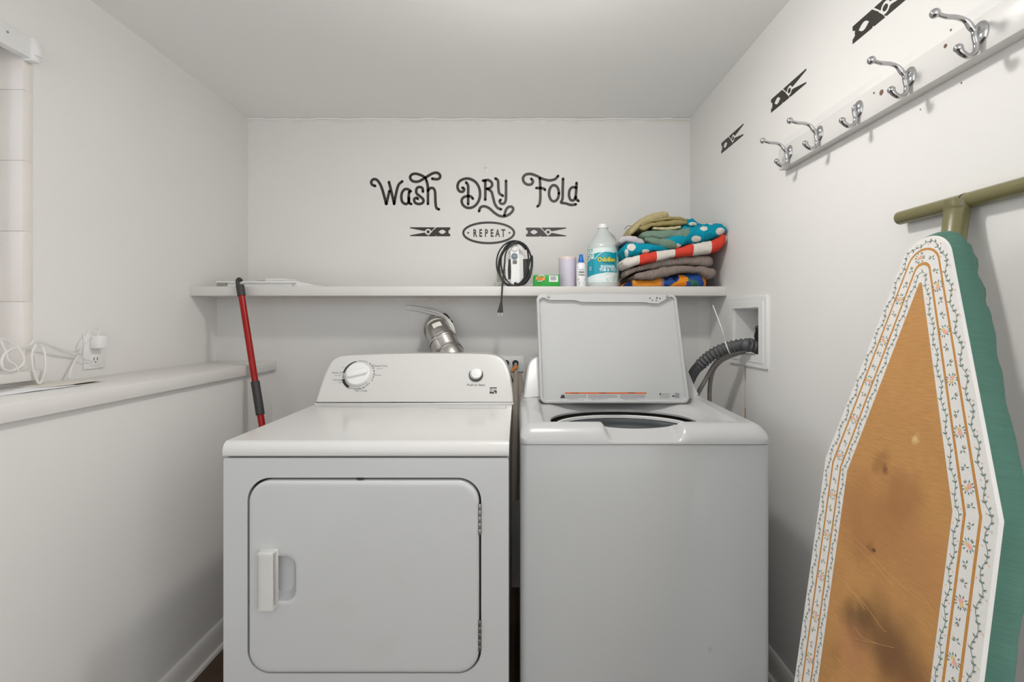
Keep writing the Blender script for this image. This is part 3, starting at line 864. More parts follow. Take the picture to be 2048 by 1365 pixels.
# ------------------------------------------------------------------ wall lettering and clothespin decals
WBK = lambda px, py, h: P(px, py, YB - h)
def cz(pts): return [(720 + x / 4.452, 310 + y / 4.452) for x, y in pts]
SW = 5.4
def word(name, label, strokes, c):
    t = thing(name, label, 'wall decal', P(c[0], c[1], YB), 'black wall lettering')
    for letter, lst in strokes:
        m = MB()
        for s_ in lst: m.ribbon(cz(s_), SW, WBK, .0, .0009, 6)
        m.build(letter, M_ink, t)
def ell(cx_, cy_, rx, ry, n=20, a0=0): return [(cx_ + rx * math.cos(2 * PI * k / n + a0), cy_ + ry * math.sin(2 * PI * k / n + a0)) for k in range(n + 1)]
word('lettering_wash', 'black script word Wash on the back wall', [
    ('letter_w', [[(135, 277), (108, 265), (100, 240), (120, 217), (150, 223), (180, 262), (205, 330), (233, 437)], [(235, 437), (248, 380), (262, 322)], [(258, 242), (282, 340), (304, 437)], [(304, 437), (322, 340), (343, 268), (376, 236)]]),
    ('letter_a', [[(452, 325), (430, 308), (400, 306), (375, 335), (368, 380), (378, 420), (408, 438), (432, 420), (437, 385)], [(438, 330), (432, 385), (438, 425), (456, 438)]]),
    ('letter_s', [[(560, 328), (556, 298), (530, 286), (505, 300), (503, 340), (535, 370), (562, 395), (560, 425), (525, 438), (490, 425), (483, 395), (503, 382), (515, 392)]]),
    ('letter_h', [[(590, 225), (602, 270), (605, 340), (605, 437)], [(606, 318), (625, 297), (652, 298), (668, 330), (672, 420), (680, 470), (703, 486)],
                  [(586, 207), (550, 184), (500, 168), (462, 175), (446, 203), (468, 233), (515, 238), (565, 214), (612, 184), (652, 163), (688, 160), (713, 182), (708, 208), (682, 217), (643, 212)]])], (812, 410))
word('lettering_dry', 'black script word Dry on the back wall', [
    ('letter_d', [[(912, 292), (928, 305), (915, 328), (884, 322), (868, 285), (882, 240), (925, 215), (975, 213), (1030, 243), (1062, 298), (1068, 365), (1050, 422), (1010, 463), (960, 472), (920, 450), (905, 412), (918, 382), (950, 368), (985, 370), (1005, 390)], [(945, 245), (962, 275), (963, 340), (963, 440)]]),
    ('letter_r', [[(1115, 230), (1116, 310), (1115, 400)], [(1095, 230), (1140, 224), (1170, 243), (1176, 270), (1160, 292), (1130, 303)], [(1138, 303), (1170, 328), (1185, 380), (1200, 435), (1225, 472), (1256, 485)]]),
    ('letter_y', [[(1206, 210), (1228, 230), (1232, 290), (1240, 340), (1272, 365)], [(1300, 230), (1300, 320), (1298, 400), (1283, 432), (1258, 435), (1243, 415), (1252, 400)]]),
    ('flourish', [[(1060, 502), (1072, 470), (1105, 458), (1150, 475), (1200, 518), (1245, 544), (1295, 546), (1342, 520), (1364, 485), (1350, 462), (1320, 466), (1298, 495), (1285, 540)]])], (972, 410))
word('lettering_fold', 'black script word Fold on the back wall', [
    ('letter_f', [[(1525, 213), (1540, 235), (1525, 262), (1490, 264), (1460, 242), (1452, 205), (1475, 176), (1520, 170), (1570, 186), (1630, 215), (1690, 227), (1738, 215), (1764, 187)], [(1601, 210), (1605, 290), (1605, 390), (1597, 440), (1580, 460)], [(1570, 295), (1610, 296), (1635, 300), (1648, 312)]]),
    ('letter_o', [ell(1727, 342, 44, 72)]),
    ('letter_l', [[(1808, 212), (1805, 300), (1803, 390), (1790, 424), (1830, 432), (1880, 446), (1922, 440)]]),
    ('letter_d', [[(1922, 292), (1893, 288), (1868, 312), (1861, 360), (1875, 400), (1902, 404), (1920, 375)], [(1928, 250), (1925, 320), (1922, 385), (1945, 411)]])], (1101, 395))
t = thing('repeat_badge', 'black oval outline with the word REPEAT on the back wall', 'wall decal', P(977, 466, YB), 'black wall lettering')
MB().ribbon([(977.4 + 50.8 * math.cos(R(k * 5)), 466 + 20.6 * math.sin(R(k * 5))) for k in range(72)], 4.4, WBK, 0, .0009, 0, closed=True).build('oval', M_ink, t)
m = MB()
for i, ch in enumerate('REPEAT'):
    u = 950 + i * 11.3
    m.text(ch, 21.0, WBK, u, 473.6, .60, .0009, .030, 'CENTER', flip=-1)
m.build('letters', M_ink, t)
for px in (936.3, 1019):
    MB().prism([(px + 1.9 * math.cos(R(k * 30)), 466 + 1.9 * math.sin(R(k * 30))) for k in range(12)], WBK, 0, .0009).build('dot', M_ink, t)
# clothespin drawn in its own units: block end at u=0, points at u=359, v from 0 (top) to 80
def pin(place):
    m = MB()
    H = (0, .0009)
    eye = lambda sg: [(104 - 66 * k / 10, 40 + sg * 19 * math.sin(PI * k / 10)) for k in range(11)]
    m.prism([(0, 0), (122, 0), (160, 34), (160, 40)] + eye(-1) + [(12, 40), (18, 34), (12, 26), (0, 20)], place, *H)
    m.prism([(0, 80), (0, 60), (12, 54), (18, 46), (12, 40)] + eye(1)[::-1] + [(163, 40), (180, 58), (196, 80), (133, 80), (131, 75), (124, 75), (122, 80)], place, *H)
    circ = lambda a0, a1: [(197 + 27 * math.cos(R(a)), 40 + 27 * math.sin(R(a))) for a in range(a0, a1, 8 if a1 > a0 else -8)]
    m.prism([(134, 0), (356, -1), (360, 4), (357, 8), (232, 33)] + circ(-20, -150) + [(170, 35)], place, *H)
    m.prism([(205, 80), (357, 78), (360, 73), (356, 70), (232, 47)] + circ(20, 120), place, *H)
    m.prism([(197 + 14 * math.cos(R(k * 24)), 40 + 14 * math.sin(R(k * 24))) for k in range(15)], place, *H)
    return m
S_ = 1 / 4.452
o = pin(lambda u, v, h: WBK(1052 + u * S_, 455.5 + v * S_, h)).build('clothespin_decal', M_ink, None, P(1092, 466, YB))
tag(o, 'black clothespin decal right of the oval badge on the back wall', 'wall decal', 'clothespin decals')
o = pin(lambda u, v, h: WBK(900.5 - u * S_, 455 + v * S_, h)).build('clothespin_decal', M_ink, None, P(860, 466, YB))
tag(o, 'black clothespin decal left of the oval badge on the back wall', 'wall decal', 'clothespin decals')
mm = S_ * YB / F
for yt, zc_, lab in ((2.112, 1.978, 'black clothespin decal on the right wall nearest the back corner'),
                     (1.696, 1.977, 'black clothespin decal on the right wall, second from the back corner'),
                     (1.282, 1.980, 'black clothespin decal on the right wall cut by the top edge')):
    o = pin(lambda u, v, h: Vector((XR - h, yt - u * mm, zc_ - (v - 40) * mm))).build('clothespin_decal', M_ink, None, (XR, yt - .1, zc_))
    tag(o, lab, 'wall decal', 'clothespin decals')
# picture nail on the back wall
p = P(972, 337, YB)
m = MB().tube([p + Vector((0, .001, 0)), p + Vector((0, -.018, .004))], .0022, 8); m.lathe([(.004, 0), (.004, .002)], p + Vector((0, -.019, .003)), 10, Matrix.Rotation(R(90), 4, 'X'))
m.box(p.x - .006, p.x + .006, YB - .002, YB, p.z - .022, p.z + .008, .0008)
tag(m.build('picture_hook', M_plas, None, p), 'small white picture hook on the back wall above the lettering', 'hook')

# ------------------------------------------------------------------ hook rail
t = thing('hook_rail', 'white hook rail with five chrome coat hooks on the right wall', 'hook rail', (XR, 1.0, 1.72))
RX = .852
hook_rail = t
M_rail = mat('rail_paint', (.66, .65, .63), .3, var=.03)
MB().box(RX, XR, .50, 1.592, 1.719, 1.789, .002).build('backboard', M_rail, t)
def hook(upper):
    m = MB()
    m.ball((0, 0, 0), 1, (.010, .0155, .0215), 20, 14)
    if upper:
        pts = [(-.002, 0, .004), (-.010, 0, .001), (-.016, 0, .006), (-.028, 0, .0215), (-.045, 0, .028), (-.064, 0, .0295), (-.080, 0, .034)]
        m.tube(cat(pts, 5), [.0050] * 11 + [.0056, .0058, .0056, .0052, .0048] + [.0044] * 10 + [.004] * 5, 12)
        m.ball((-.085, 0, .0355), .0088)
    else:
        m.tube([(-.006, 0, .002), (-.015, 0, .006)], [.005, .0048], 12)
    pts = [(-.012, 0, .006), (-.012, 0, -.006), (-.0085, 0, -.024), (-.0125, 0, -.038), (-.024, 0, -.0435), (-.035, 0, -.038), (-.0415, 0, -.030)]
    q = cat(pts, 5)
    m.tube(q, [.0052 + .0012 * max(0, (i - 22) / 8) for i in range(len(q))], 12)
    m.ball((-.042, 0, -.0285), .0078)
    return m
for i, y in enumerate((1.525, 1.373, 1.216, 1.056, .895)):
    hb = hook(i != 2)
    o = hb.build('hook', M_chrome, t, base=(0, 0, 0))
    o.location = Vector((RX, y, 1.757)) - Vector(t.location)
    if i == 2: o['label'] = 'chrome hook with its upper arm missing'
# small wall marks: filled screw holes and dents
M_hole = mat('wall_plug_brown', (.16, .09, .06), .8)
for px, py, r, on_rail in ((1763, 185, .0055, 1), (1748, 186, .0022, 1), (1891, 92, .0035, 1), (1923, 166, .0016, 0), (1841, 219, .0014, 0), (1902, 60, .002, 0)):
    p = PX(px, py, RX if on_rail else XR)
    MB().prism([(r * math.cos(R(k * 36)) * (1 + .15 * random.random()), r * math.sin(R(k * 36)) * 1.2) for k in range(10)], lambda u, v, h: p + Vector((-h, u, v)), 0, .0006).build('screw_hole' if on_rail else 'wall_hole', M_hole, hook_rail if on_rail else wr)

# ------------------------------------------------------------------ ironing board
BO = Vector((.7134, .8483, 1.3739))
BU = Vector((.02607, -.9989, .03886)); BU.normalize()
BV = Vector((-.16798, -.04282, -.98795)); BV = (BV - BU * BV.dot(BU)).normalized()
BN = BU.cross(BV).normalized()
if BN.x > 0: BN = -BN                                     # out of the face, towards the room
BW, BLEN = .18, 1.352
def BP_(u, v, h): return BO + BU * u + BV * v + BN * h
def lerp(tab, x):
    for (a, b_), (c, d) in zip(tab, tab[1:]):
        if x <= c: return b_ + (d - b_) * (x - a) / (c - a)
    return tab[-1][1]
def b_outline(t_, na=18, ns=20, nl=14):
    """right half outline from nose tip to the bottom for inset t_, then mirrored"""
    tip = lerp([(0, 0), (.028, .024), (.052, .050), (.070, .083)], t_)
    r = max(.0035, .0512 - t_ * .69); K = Vector((BW - t_ * .985, .4305 + t_ * .15))
    Cc = Vector((0, tip + r)); D = K - Cc; L = D.length
    ang = math.atan2(D.y, D.x) - math.acos(min(1, r / L))
    half = []
    for k in range(na + 1):
        a = -PI / 2 + (ang + PI / 2) * k / na
        half.append(Cc + Vector((math.cos(a), math.sin(a))) * r)
    T0 = half[-1]
    for k in range(1, ns + 1): half.append(T0 + (K - T0) * k / ns)
    end = BLEN - t_ * .3
    for k in range(1, nl + 1): half.append(K + (Vector((K.x, end)) - K) * k / nl)
    return [(-p.x, p.y) for p in half[::-1]] + [(p.x, p.y) for p in half[1:]]
t = thing('ironing_board', 'old ironing board with floral border cover leaning on the right wall', 'ironing board', (.49, .79, 0))
insets = [0, .003, .0252, .0298, .0490, .0534, .0700]
rg = [b_outline(q) for q in insets]
def face_ring(rings, hs):
    m = MB()
    g = [[m.v(BP_(u, v, h)) for u, v in poly] for poly, h in zip(rings, hs)]
    for A, B in zip(g, g[1:]):
        for i in range(len(A) - 1): m.f((A[i], A[i + 1], B[i + 1], B[i]))
    return m
def flip(m):
    m.bm.normal_update()
    s = sum(f.normal.dot(BN) * f.calc_area() for f in m.bm.faces)
    if s < 0: bmesh.ops.reverse_faces(m.bm, faces=m.bm.faces[:])
    return m
hz = [-.004, 0, .0008, .0008, .0008, .0008, .0008]
flip(face_ring(rg[0:3], hz[0:3])).build('vine_border', M_cream, t)
flip(face_ring(rg[2:4], hz[2:4])).build('ochre_stripe', M_stripe, t)
flip(face_ring(rg[3:5], hz[3:5])).build('flower_border', M_cream, t)
flip(face_ring(rg[4:6], hz[4:6])).build('ochre_stripe', M_stripe, t)
flip(face_ring(rg[5:7], hz[5:7])).build('vine_border', M_cream, t)
m = MB()
poly = rg[6]; n = len(poly)
g = [[m.v(BP_(poly[i][0] * (1 - k / 4) + poly[n - 1 - i][0] * (k / 4), poly[i][1], .0008)) for k in range(5)] for i in range(n // 2 + 1)]
for A, B in zip(g, g[1:]):
    for k in range(4): m.f((A[k], A[k + 1], B[k + 1], B[k]))
flip(m).build('scorched_centre', M_tan, t)
# deck under the cover
m = MB(); m.prism([(u, v) for u, v in b_outline(.004)], BP_, -.03, -.004); m.build('board_deck', M_steel, t)
# green skirt wrapping the edge
random.seed(3)
ol = b_outline(0)
m = MB(); NS = 12
import mathutils
rows = []
L = len(ol)
dense = []
for i in range(L - 1):
    k_ = max(1, int((Vector(ol[i + 1]) - Vector(ol[i])).length / .008))
    for k in range(k_): dense.append(tuple(Vector(ol[i]) + (Vector(ol[i + 1]) - Vector(ol[i])) * k / k_))
dense.append(ol[-1])
ol = dense; L = len(ol)
sdist = 0
for i, (u, v) in enumerate(ol):
    a_ = Vector(ol[max(0, i - 1)]); c_ = Vector(ol[min(L - 1, i + 1)])
    sdist += (Vector(ol[i]) - Vector(ol[max(0, i - 1)])).length
    tt = (c_ - a_).normalized(); nn = Vector((tt.y, -tt.x))
    if nn.dot(Vector((u, v)) - Vector((0, .6))) < 0: nn = -nn
    row = []
    dep = .056 + .0025 * math.sin(sdist * 17) + .0015 * math.sin(sdist * 71 + 1)
    for k in range(NS + 1):
        s_ = k / NS
        bulge = .010 * math.sin(PI * min(1, s_ * 1.4)) if s_ < .72 else .010 * math.sin(PI * min(1, .72 * 1.4)) - (s_ - .72) * .05
        ruf = s_ ** 1.3 * (.0022 * math.sin(sdist * 95 + 2.2 * math.sin(sdist * 17)) + .009 * mathutils.noise.noise(Vector((sdist * 9, s_ * 2.5, 0))) + .004 * mathutils.noise.noise(Vector((sdist * 40, s_ * 5, 3))))
        wv = bulge + ruf
        row.append(m.v(BP_(u + nn.x * wv, v + nn.y * wv, -.004 - s_ * dep)))
    rows.append(row)
for A, B in zip(rows, rows[1:]):
    for k in range(NS): m.f((A[k], B[k], B[k + 1], A[k + 1]))
bmesh.ops.recalc_face_normals(m.bm, faces=m.bm.faces[:])
m.build('cover_skirt', M_green, t, ang=80)
# olive legs: tee bar against the wall, tubes down to the floor side
bx = XR - .0165
jb = Vector((bx, .949, 1.4584))
m = MB()
y1_, y2_ = 1.102, .70
m.tube([(bx, y1_ + .002, 1.4592), (bx, y1_, 1.4592), (bx, y2_, 1.4565)], [.010, .0150, .0150], 20)
m.build('tee_foot', M_olive, t)
MB().tube([(bx, .9405, 1.4583), (bx, .9385, 1.4583)], .0154, 20).build('joint_seam', M_dark, t)
tube0 = jb + Vector((-.009, 0, .002)); tube1 = BP_(0.0, .80, -.045)
pth = cat([tube0, tube0 + Vector((-.006, -.002, -.05)), tube0.lerp(tube1, .3), tube1], 8)
MB().tube(pth, [.024 - .002 * min(1, i / 8) for i in range(len(pth))], 20, flat=.85, up=(1, 0, 0)).build('leg', M_olive, t)
for s_ in (-1, 1):
    MB().tube(cat([BP_(.10 * s_, 1.28, -.05), BP_(.07 * s_, .9, -.05), BP_(.02 * s_, .55, -.05)], 5), .011, 12).build('leg', M_olive, t)
def stain(m_, c, rad, col, amount, soft=.9, nz=.7):
    nt = m_.node_tree; b = nt.nodes['Principled BSDF']
    src = b.inputs['Base Color'].links[0].from_socket
    ge = nt.nodes.new('ShaderNodeNewGeometry')
    no = nt.nodes.new('ShaderNodeTexNoise'); no.inputs['Scale'].default_value = .9 / rad
    nt.links.new(ge.outputs['Position'], no.inputs['Vector'])
    di = nt.nodes.new('ShaderNodeVectorMath'); di.operation = 'DISTANCE'
    nt.links.new(ge.outputs['Position'], di.inputs[0]); di.inputs[1].default_value = c
    ma = nt.nodes.new('ShaderNodeMath'); ma.operation = 'MULTIPLY_ADD'
    nt.links.new(no.outputs[0], ma.inputs[0]); ma.inputs[1].default_value = rad * nz * 2
    nt.links.new(di.outputs['Value'], ma.inputs[2])
    mr = nt.nodes.new('ShaderNodeMapRange'); mr.interpolation_type = 'SMOOTHSTEP'
    mr.inputs['From Min'].default_value = rad * (1 + nz); mr.inputs['From Max'].default_value = rad * (1 + nz - soft)
    mr.inputs['To Max'].default_value = amount
    nt.links.new(ma.outputs[0], mr.inputs[0])
    mix = nt.nodes.new('ShaderNodeMix'); mix.data_type = 'RGBA'
    nt.links.new(mr.outputs[0], mix.inputs[0]); nt.links.new(src, mix.inputs[6]); mix.inputs[7].default_value = (*col, 1)
    nt.links.new(mix.outputs[2], b.inputs['Base Color'])
def on_board(px, py):
    d = Vector(((px - CX) / F, 1, -(py - CY) / F)); o_ = Vector((0, 0, CH))
    t_ = (BO - o_).dot(BN) / d.dot(BN)
    q = o_ + d * t_ - BO
    return q.dot(BU), q.dot(BV)
def weave(m_, sc, amt):
    nt = m_.node_tree; b = nt.nodes['Principled BSDF']
    src = b.inputs['Base Color'].links[0].from_socket
    ge = nt.nodes.new('ShaderNodeNewGeometry')
    vals = []
    for ax, k1, k2 in ((BU, sc, .12), (BV, .12, 1)):
        pass
    cmb = nt.nodes.new('ShaderNodeCombineXYZ')
    for i, (ax, k1) in enumerate(((BU, sc * .10), (BV, sc))):
        dt = nt.nodes.new('ShaderNodeVectorMath'); dt.operation = 'DOT_PRODUCT'
        nt.links.new(ge.outputs['Position'], dt.inputs[0]); dt.inputs[1].default_value = ax * k1
        nt.links.new(dt.outputs['Value'], cmb.inputs[i])
    no = nt.nodes.new('ShaderNodeTexNoise'); no.inputs['Scale'].default_value = 1; no.inputs['Detail'].default_value = 3
    nt.links.new(cmb.outputs[0], no.inputs['Vector'])
    mr = nt.nodes.new('ShaderNodeMapRange'); mr.inputs['From Min'].default_value = .3; mr.inputs['From Max'].default_value = .7
    mr.inputs['To Min'].default_value = 1 - amt; mr.inputs['To Max'].default_value = 1 + amt
    nt.links.new(no.outputs[0], mr.inputs[0])
    mix = nt.nodes.new('ShaderNodeMix'); mix.data_type = 'RGBA'; mix.blend_type = 'MULTIPLY'; mix.inputs[0].default_value = 1
    nt.links.new(src, mix.inputs[6]); nt.links.new(mr.outputs[0], mix.inputs[7]); nt.links.new(mix.outputs[2], b.inputs['Base Color'])
stain(M_washf, P(1421, 1302, 1.35), .011, (.36, .38, .38), .5); stain(M_washf, P(1345, 1302, 1.35), .006, (.40, .42, .42), .4)
weave(M_tan, 420, .10); weave(M_green, 500, .09); weave(M_stripe, 300, .08)
for px, py, rad, col, am in ((1745, 1040, .12, (150, 98, 58), .5), (1800, 1000, .07, (140, 92, 54), .5), (1770, 1290, .10, (96, 66, 38), .75), (1712, 1255, .05, (96, 66, 40), .6),
                             (1770, 940, .014, (96, 62, 34), .8), (1762, 925, .028, (136, 90, 50), .6), (1749, 1101, .006, (50, 32, 20), .95), (1742, 1098, .016, (120, 78, 46), .6),
                             (1832, 878, .012, (226, 190, 140), .7), (1735, 1230, .03, (80, 58, 34), .5), (1800, 1335, .06, (110, 72, 42), .5), (1700, 1290, .06, (176, 120, 84), .5), (1830, 1150, .09, (164, 110, 70), .4)):
    u, v = on_board(px, py)
    stain(M_tan, BP_(u, v, 0), rad, rgb(*col), am)
M_crease = mat('crease_fibre', rgb(200, 154, 98), .9)
m = MB()
for pts in ([(1668, 1060), (1720, 1100), (1760, 1140), (1790, 1180)], [(1680, 1050), (1740, 1105), (1780, 1150), (1850, 1210)], [(1668, 1145), (1700, 1175), (1730, 1220)], [(1690, 1170), (1730, 1210), (1765, 1258), (1775, 1265)],
            [(1690, 1275), (1740, 1285), (1790, 1297)], [(1712, 1256), (1725, 1275), (1760, 1290)], [(1668, 1310), (1700, 1345), (1720, 1360)], [(1730, 862), (1780, 880), (1850, 905)], [(1700, 900), (1740, 910), (1800, 935)], [(1810, 1170), (1850, 1200), (1868, 1225)]):
    m.ribbon([on_board(*p) for p in pts], .0005, BP_, .0008, .0012, 6, caps=False)
o = m.build('crease_marks', M_crease, t); o['kind'] = 'stuff'
# floral print (flat print on the cover), one mesh per band
M_leaf = mat('leaf_print', rgb(98, 122, 110), .85)
M_pink = mat('pink_print', rgb(226, 164, 146), .85)
M_yel = mat('yellow_print', rgb(218, 184, 124), .85)
PR = lambda u, v, h: BP_(u, v, .0011 + h)
def path_of(t_, step):
    ol = [Vector(p) for p in b_outline(t_, 30, 40, 30)]
    out = []; acc = 0; nxt = step / 2
    for a, b_ in zip(ol, ol[1:]):
        l = (b_ - a).length
        while acc + l >= nxt and l > 0:
            p = a + (b_ - a) * ((nxt - acc) / l)
            d = (b_ - a).normalized()
            out.append((p, d, Vector((-d.y, d.x)))); nxt += step
        acc += l
    return out
def leaf(m, c, ang, l, w_):
    d = Vector((math.cos(ang), math.sin(ang))); nn = Vector((-d.y, d.x))
    q = [c, c + d * l * .4 + nn * w_, c + d * l, c + d * l * .4 - nn * w_]
    m.f([m.v(PR(p.x, p.y, 0)) for p in q])
def dot(m, c, r, n=6, h=0.0001):
    m.f([m.v(PR(c.x + r * math.cos(2 * PI * k / n), c.y + r * math.sin(2 * PI * k / n), h)) for k in range(n)])
def vine(name, t_, amp):
    m = MB()
    pl = path_of(t_, .0045)
    ph = 0; prev = None
    for i, (p, d, nn) in enumerate(pl):
        off = amp * math.sin(i * .0045 / .05 * 2 * PI)
        c = p + nn * off
        if prev is not None:
            tt = (c - prev).normalized(); q = Vector((-tt.y, tt.x)) * .00035
            m.mi = 0
            m.f([m.v(PR(z.x, z.y, 0)) for z in (prev - q, prev + q, c + q, c - q)])
        prev = c
        base = math.atan2(d.y, d.x)
        m.mi = 0
        if i % 2 == 0:
            sg = 1 if (i // 2) % 2 else -1
            leaf(m, c, base + sg * R(48) + PI, .0066, .0011)
            if i % 4 == 0: leaf(m, c, base - sg * R(40) + PI, .0052, .0011)
        if i % 5 == 2:
            sg = 1 if (i // 5) % 2 else -1
            m.mi = 1 if (i // 5) % 3 else 2
            dot(m, c + nn * sg * .0062, .0011)
    m.mi = 0
    o = m.build(name, [M_leaf, M_pink, M_yel], t, ang=180)
    o['kind'] = 'stuff'
def posies(name, t_):
    m = MB()
    for i, (p, d, nn) in enumerate(path_of(t_, .0268)):
        rot_ = random.uniform(0, 6.28)
        if i % 3 == 1:
            m.mi = 0
            for k in range(11):
                a = rot_ + 2 * PI * k / 11 + random.uniform(-.15, .15)
                leaf(m, p + Vector((math.cos(a), math.sin(a))) * .0062, a + random.uniform(-.3, .3), .0052, .0011)
            a = rot_
            m.mi = 1; dot(m, p + Vector((math.cos(a), math.sin(a))) * .0028, .0036, 9)
            m.mi = 2; dot(m, p - Vector((math.cos(a), math.sin(a))) * .0032, .0030, 9, .0002)
        else:
            m.mi = 0
            for a in (0.5, 1.3, 2.6, 3.9): leaf(m, p + Vector((math.cos(rot_ + a), math.sin(rot_ + a))) * .0012, rot_ + a, .0060, .0011)
            m.mi = 1 if i % 2 else 2
            dot(m, p + Vector((math.cos(rot_ + .9), math.sin(rot_ + .9))) * .006, .0013)
    m.mi = 0
    o = m.build(name, [M_leaf, M_pink, M_yel], t, ang=180)
    o['kind'] = 'stuff'
vine('vine_print', .0150, .0035); vine('inner_vine_print', .0615, .0025); posies('flower_print', .0395)

# ------------------------------------------------------------------ red pole
t = thing('mop_pole', 'red pole with black grip leaning on the shelf left of the dryer', 'pole', (-.84, 1.84, 0))
pt, pb = P(480.5, 575, 2.030), P(524, 850, 1.95)
dirv = (pb - pt)
foot = pt + dirv * ((pt.z - .012) / -dirv.z)
def along(py):
    lo_, hi_ = -.2, 1.2
    for _ in range(40):
        md = (lo_ + hi_) / 2; p = pt + dirv * md
        if CY - F * (p.z - CH) / p.y < py: lo_ = md
        else: hi_ = md
    return pt + dirv * lo_
M_blk = mat('charcoal_grip', (.035, .034, .033), .55, var=.1)
MB().tube([along(590), foot], .0125, 20).build('tube', M_red, t)
a, c = along(763), along(830)
MB().tube([a, a + dirv * .003, c - dirv * .003, c], [.0145, .0165, .0165, .0145], 20).build('grip', M_blk, t)
a, c = along(592), along(571)
MB().tube([a, c], [.0155, .0160], 20).build('end_cap', M_blk, t)
hk = [along(572) + Vector((-.006, 0, 0)), along(566) + Vector((-.008, 0, 0)), along(561) + Vector((-.006, 0, 0)), along(558.5) + Vector((.002, 0, 0)), along(562) + Vector((.0085, 0, 0))]
MB().tube(cat(hk, 5), .0075, 14).build('hanging_hook', M_blk, t)
MB().lathe([(.014, 0), (.016, .004), (.016, .03), (.0125, .034)], (foot.x, foot.y, 0), 16).build('foot_cap', M_blk, t)

# ------------------------------------------------------------------ left outlet, cables, papers
t = thing('wall_outlet', 'white outlet on the left wall above the ledge', 'outlet', (XL, 1.59, 1.07))
MB().box(XL, XL + .006, 1.5505, 1.629, 1.071, 1.187, .002).build('cover_plate', M_plas, t)
sp = []
for z in (1.157, 1.101):
    sp.append(MB().box(XL + .004, XL + .0085, 1.571, 1.608, z - .019, z + .019, .002).build('socket', M_plas, t))
m = MB()
for dy in (-.007, .006): m.box(XL + .0083, XL + .0089, 1.5895 + dy - .0012, 1.5895 + dy + .0012, 1.101 - .003, 1.101 + .006)
m.lathe([(.0022, 0), (.0022, .0006)], (XL + .0084, 1.589, 1.092), 10, Matrix.Rotation(R(90), 4, 'Y'))
m.build('slots', M_print, t)
t = thing('charger', 'white charger cube with its cable in the left wall outlet', 'charger', (XL + .02, 1.59, 1.14))
MB().box(XL + .0085, XL + .036, 1.568, 1.606, 1.137, 1.179, .004).build('body', M_plas, t)
m = MB()
def LW(px, py, off): return PX(px, py, XL + off)
m.tube(cat([LW(183, 678, .045), LW(176, 680, .06), LW(168, 690, .05), LW(164, 706, .03), LW(160, 710, .02)], 6), .0022, 7)
m.tube(cat([LW(196, 672, .03), LW(198, 660, .03), LW(190, 656, .03), LW(178, 664, .03), LW(168, 680, .03), LW(165, 700, .02), LW(159, 710, .02)], 6), .0018, 7)
m.tube(cat([LW(159, 710, .02), LW(150, 709, .02), (LW(135, 707, .02)), LW(115, 700, .025), LW(95, 691, .03), LW(72, 683, .035)], 6), .0022, 7)
m.tube(cat([LW(159, 708, .02), LW(135, 704, .02), LW(105, 693, .03), LW(72, 681, .035), LW(60, 690, .03), LW(30, 697, .03), LW(15, 708, .02)], 6), .0018, 7)
m.tube(cat([LW(159, 710, .02), LW(150, 722, .02), LW(141, 742, .025), PX(137, 757, XL + .035)], 6), .003, 7)
m.tube(cat([LW(159, 710, .02), LW(165, 716, .02), LW(175, 721, .018), LW(188, 723, .018)], 6), .0018, 7)
m.build('cable', M_cable, t)
t = thing('cable_loops', 'loose loops of thin white cable on the sill below the window', 'cable', (XL + .03, 1.3, 1.086))
m = MB()
m.tube(cat([LW(72, 690, .03), LW(65, 705, .032), LW(65, 730, .032), LW(72, 756, .035), LW(79, 768, .04), LW(86, 756, .04), LW(91, 735, .04), LW(90, 710, .035), LW(84, 694, .03), LW(76, 688, .03)], 6), .0028, 7)
m.tube(cat([LW(-20, 676, .03), LW(5, 679, .03), LW(30, 690, .03), LW(46, 710, .035), LW(48, 725, .035), LW(38, 736, .035), LW(20, 742, .035), LW(6, 736, .035), LW(4, 722, .035), LW(10, 708, .033), LW(24, 699, .03), LW(40, 694, .03)], 6), .0028, 7)
m.tube(cat([LW(2, 680, .03), LW(6, 692, .03), LW(13, 706, .03), LW(16, 720, .033), LW(30, 730, .035), LW(37, 742, .035)], 6), .0028, 7)
m.build('cable', M_cable, t)
def paper(label, pts, z0, mtl, name='paper_sheet', curl=.004, seed=0):
    random.seed(seed)
    a, b_, c, d = [Vector(p) for p in pts]
    m = MB(); n = 10
    g = []
    for i in range(n + 1):
        row = []
        for j in range(n + 1):
            u, v = i / n, j / n
            p = a * (1 - u) * (1 - v) + b_ * u * (1 - v) + c * u * v + d * (1 - u) * v
            row.append((p.x, p.y, z0 + curl * abs(mathutils.noise.noise(Vector((u * 2.2 + seed, v * 2.2, 0)))) + curl * 1.2 * u ** 4))
        g.append(row)
    top = [[m.v(p) for p in r] for r in g]; bot = [[m.v((p[0], p[1], p[2] - .0006)) for p in r] for r in g]
    for i in range(n):
        for j in range(n):
            m.f((top[i][j], top[i + 1][j], top[i + 1][j + 1], top[i][j + 1])); m.f((bot[i][j], bot[i][j + 1], bot[i + 1][j + 1], bot[i + 1][j]))
    for i in range(n):
        for r in (0, n):
            m.f((top[i][r], top[i + 1][r], bot[i + 1][r], bot[i][r])); m.f((top[r][i], top[r][i + 1], bot[r][i + 1], bot[r][i]))
    bmesh.ops.recalc_face_normals(m.bm, faces=m.bm.faces[:])
    return tag(m.build(name, mtl, None, (a + c) / 2, ang=60), label, 'paper', 'papers on the ledge')
M_paper = mat('white_paper', (.78, .78, .80), .7, var=.01)
M_paper2 = mat('cream_paper', (.70, .66, .60), .7, var=.03)
LZ = 1.0445
def LG(px, py): return P(px, py, (CH - LZ) * F / (py - CY))
paper('large cream paper sheet at the wall side of the ledge', [LG(30, 776) , LG(105, 776.5), LG(180, 764.5), LG(120, 762)], LZ + .0015, M_paper2, seed=2, curl=.0012)
